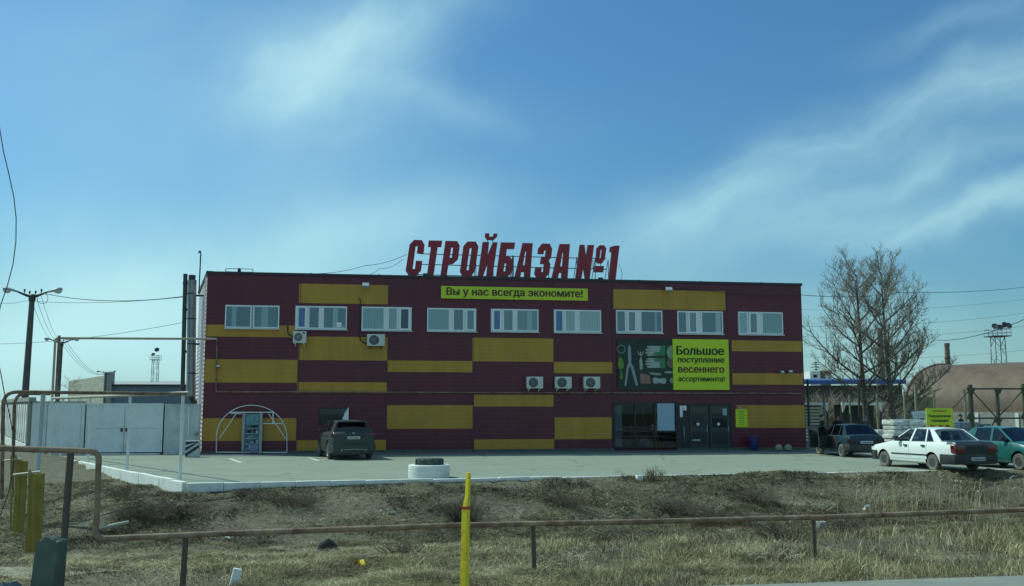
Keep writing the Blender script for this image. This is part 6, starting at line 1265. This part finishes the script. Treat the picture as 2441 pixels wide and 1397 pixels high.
grass(950000, 'near', 'dry_grass', straw); grass(1080000, 'bank', 'bank_weeds', weeds_dry)
def reeds():
    mb = MB(); rr = random.Random(4); pm = M('reed_plume', (.46,.40,.27), .9, var=.3, scale=8)
    for k in range(210):
        px = rr.choice((rr.gauss(2110,60), rr.gauss(2200,90), rr.gauss(2330,80), rr.gauss(2090,30))); py = rr.uniform(1195,1262); 
        if px > 2440: continue
        p = on_ground(px, py); h = rr.uniform(.45,.95); a = rr.uniform(-.5,.9); top = p + Vector((a*.22, rr.uniform(-.1,.1), h)); mb.tube([p, p.lerp(top,.5)+Vector((-.02,0,.03)), top], [.007,.006,.004], straw, 3, False)
        if rr.random() < .55: q = rr.uniform(.6, 1.3); mb.tube([top - Vector((.01,0,.04)), top + Vector((.02*q,0,.05*q)), top + Vector((.07*q,rr.uniform(-.03,.03),.085*q)), top + Vector((.15*q,rr.uniform(-.05,.05),.05*q+rr.uniform(-.05,.05)))], [.005,.013,.011,.003], pm, 4, False)
    stuff(mb.build('reeds'))
reeds()

# ================================================================== CABLES
def cable(pts, sag, r, label, n=16, name='overhead_cable'):
    out = []
    for a, b in zip(pts[:-1], pts[1:]):
        for i in range(n): f = i/n; p = a.lerp(b, f); p.z -= sag*4*f*(1-f); out.append(p)
    out.append(pts[-1]); mb = MB(); o = Vector(pts[0]); mb.tube([p-o for p in out], r, wire_m, 5, False); return one(mb, name, label, 'cable', o)
b0, H0 = LB[0]; b1, H1 = LB[1]; b2, H2 = LB[2]
cable([b0 + Vector((.5,0,H0+.2)), atY(440, 706, 49)], .35, .022, 'thick cable from the nearest street lamp to the flue'); cable([atY(-30, 716, 70), atY(60, 717, 62), atY(440, 708, 49.2)], .2, .012, 'thin cable passing behind the nearest street lamp')
for k, x in enumerate((-.16, .18, .5)): cable([b0 + Vector((x,0,H0+.1)), b1 + Vector((x,0,H1+.1))], 1.0, .012, ('left wire between the first two street lamps','middle wire between the first two street lamps','right wire between the first two street lamps')[k]); cable([b1 + Vector((x,0,H1+.1)), b2 + Vector((x,0,H2+.1))], 1.4, .018, ('left wire between the far street lamps','middle wire between the far street lamps','right wire between the far street lamps')[k])
cable([atY(-20, 820, 75), atY(440, 768, 55)], .3, .014, 'slanting thin cable rising towards the flue above the gates')
cr_ = [atY(102, 712, 57)]; o = cr_[0]; mb = MB(); mb.tube([o*0 + Vector((.30*math.cos(a), 0, .30*math.sin(a))) for a in np.linspace(0, 6.283, 22)], .014, wire_m, 5); one(mb, 'cable_coil', 'coil of spare cable hanging at the nearest street lamp', 'cable', o)
pts = [atY(x, y, 9) for x, y in ((-8,262),(8,360),(20,410),(33,470),(38.5,520),(38,575),(31,630),(18,680),(2,726),(-8,770),(-8,850),(2,890),(10,935),(22,985),(32,1040),(33,1110),(20,1175),(2,1225),(-10,1250))]; mb = MB(); o = pts[0]; mb.tube([p-o for p in pts], .0045, wire_m, 5, False); one(mb, 'hanging_cable', 'loose black cable hanging in loops at the left edge', 'cable', o)
sg = lambda x, y: wpt(*((lambda q: (q[0], .6, q[1]))(wl(x, y, .6)))); cable([sg(740, 652), sg(870, 633), sg(970, 606)], .12, .012, 'sagging cable from the roof up to the first sign letter'); cable([sg(860, 655), sg(905, 640), sg(962, 617)], .15, .010, 'lower thin cable behind the first sign letter')
mb = MB(); q = [sg(*c) for c in ((1475,630),(1482,645),(1483,658),(1479,670))]; mb.tube([p-q[0] for p in q], .012, wire_m, 5); one(mb, 'sign_cable', 'short looped cable hanging right of the last sign digit', 'cable', q[0])
cable([wpt(*((lambda q: (q[0], -.1, q[1]))(wl(1530, 674, -.1)))), wpt(*((lambda q: (q[0], -.35, q[1]))(wl(1910, 703, -.35)))), atY(2150, 697, 62), atY(2480, 680, 72)], .18, .016, 'cable crossing the upper right facade and running on past the trees'); 
cable([atY(2236, 812, 100), atY(2480, 744, 70)], .5, .03, 'thick cable slanting past the floodlight mast'); 
for k, (y0, y1) in enumerate(((728, 706), (768, 738), (793, 770), (840, 828))): cable([atY(1890, y0+9, 210), atY(2500, y1, 200)], 1.2, .022, ('topmost faint power line at the right','second faint power line at the right','third faint power line at the right','lowest faint power line at the right')[k])
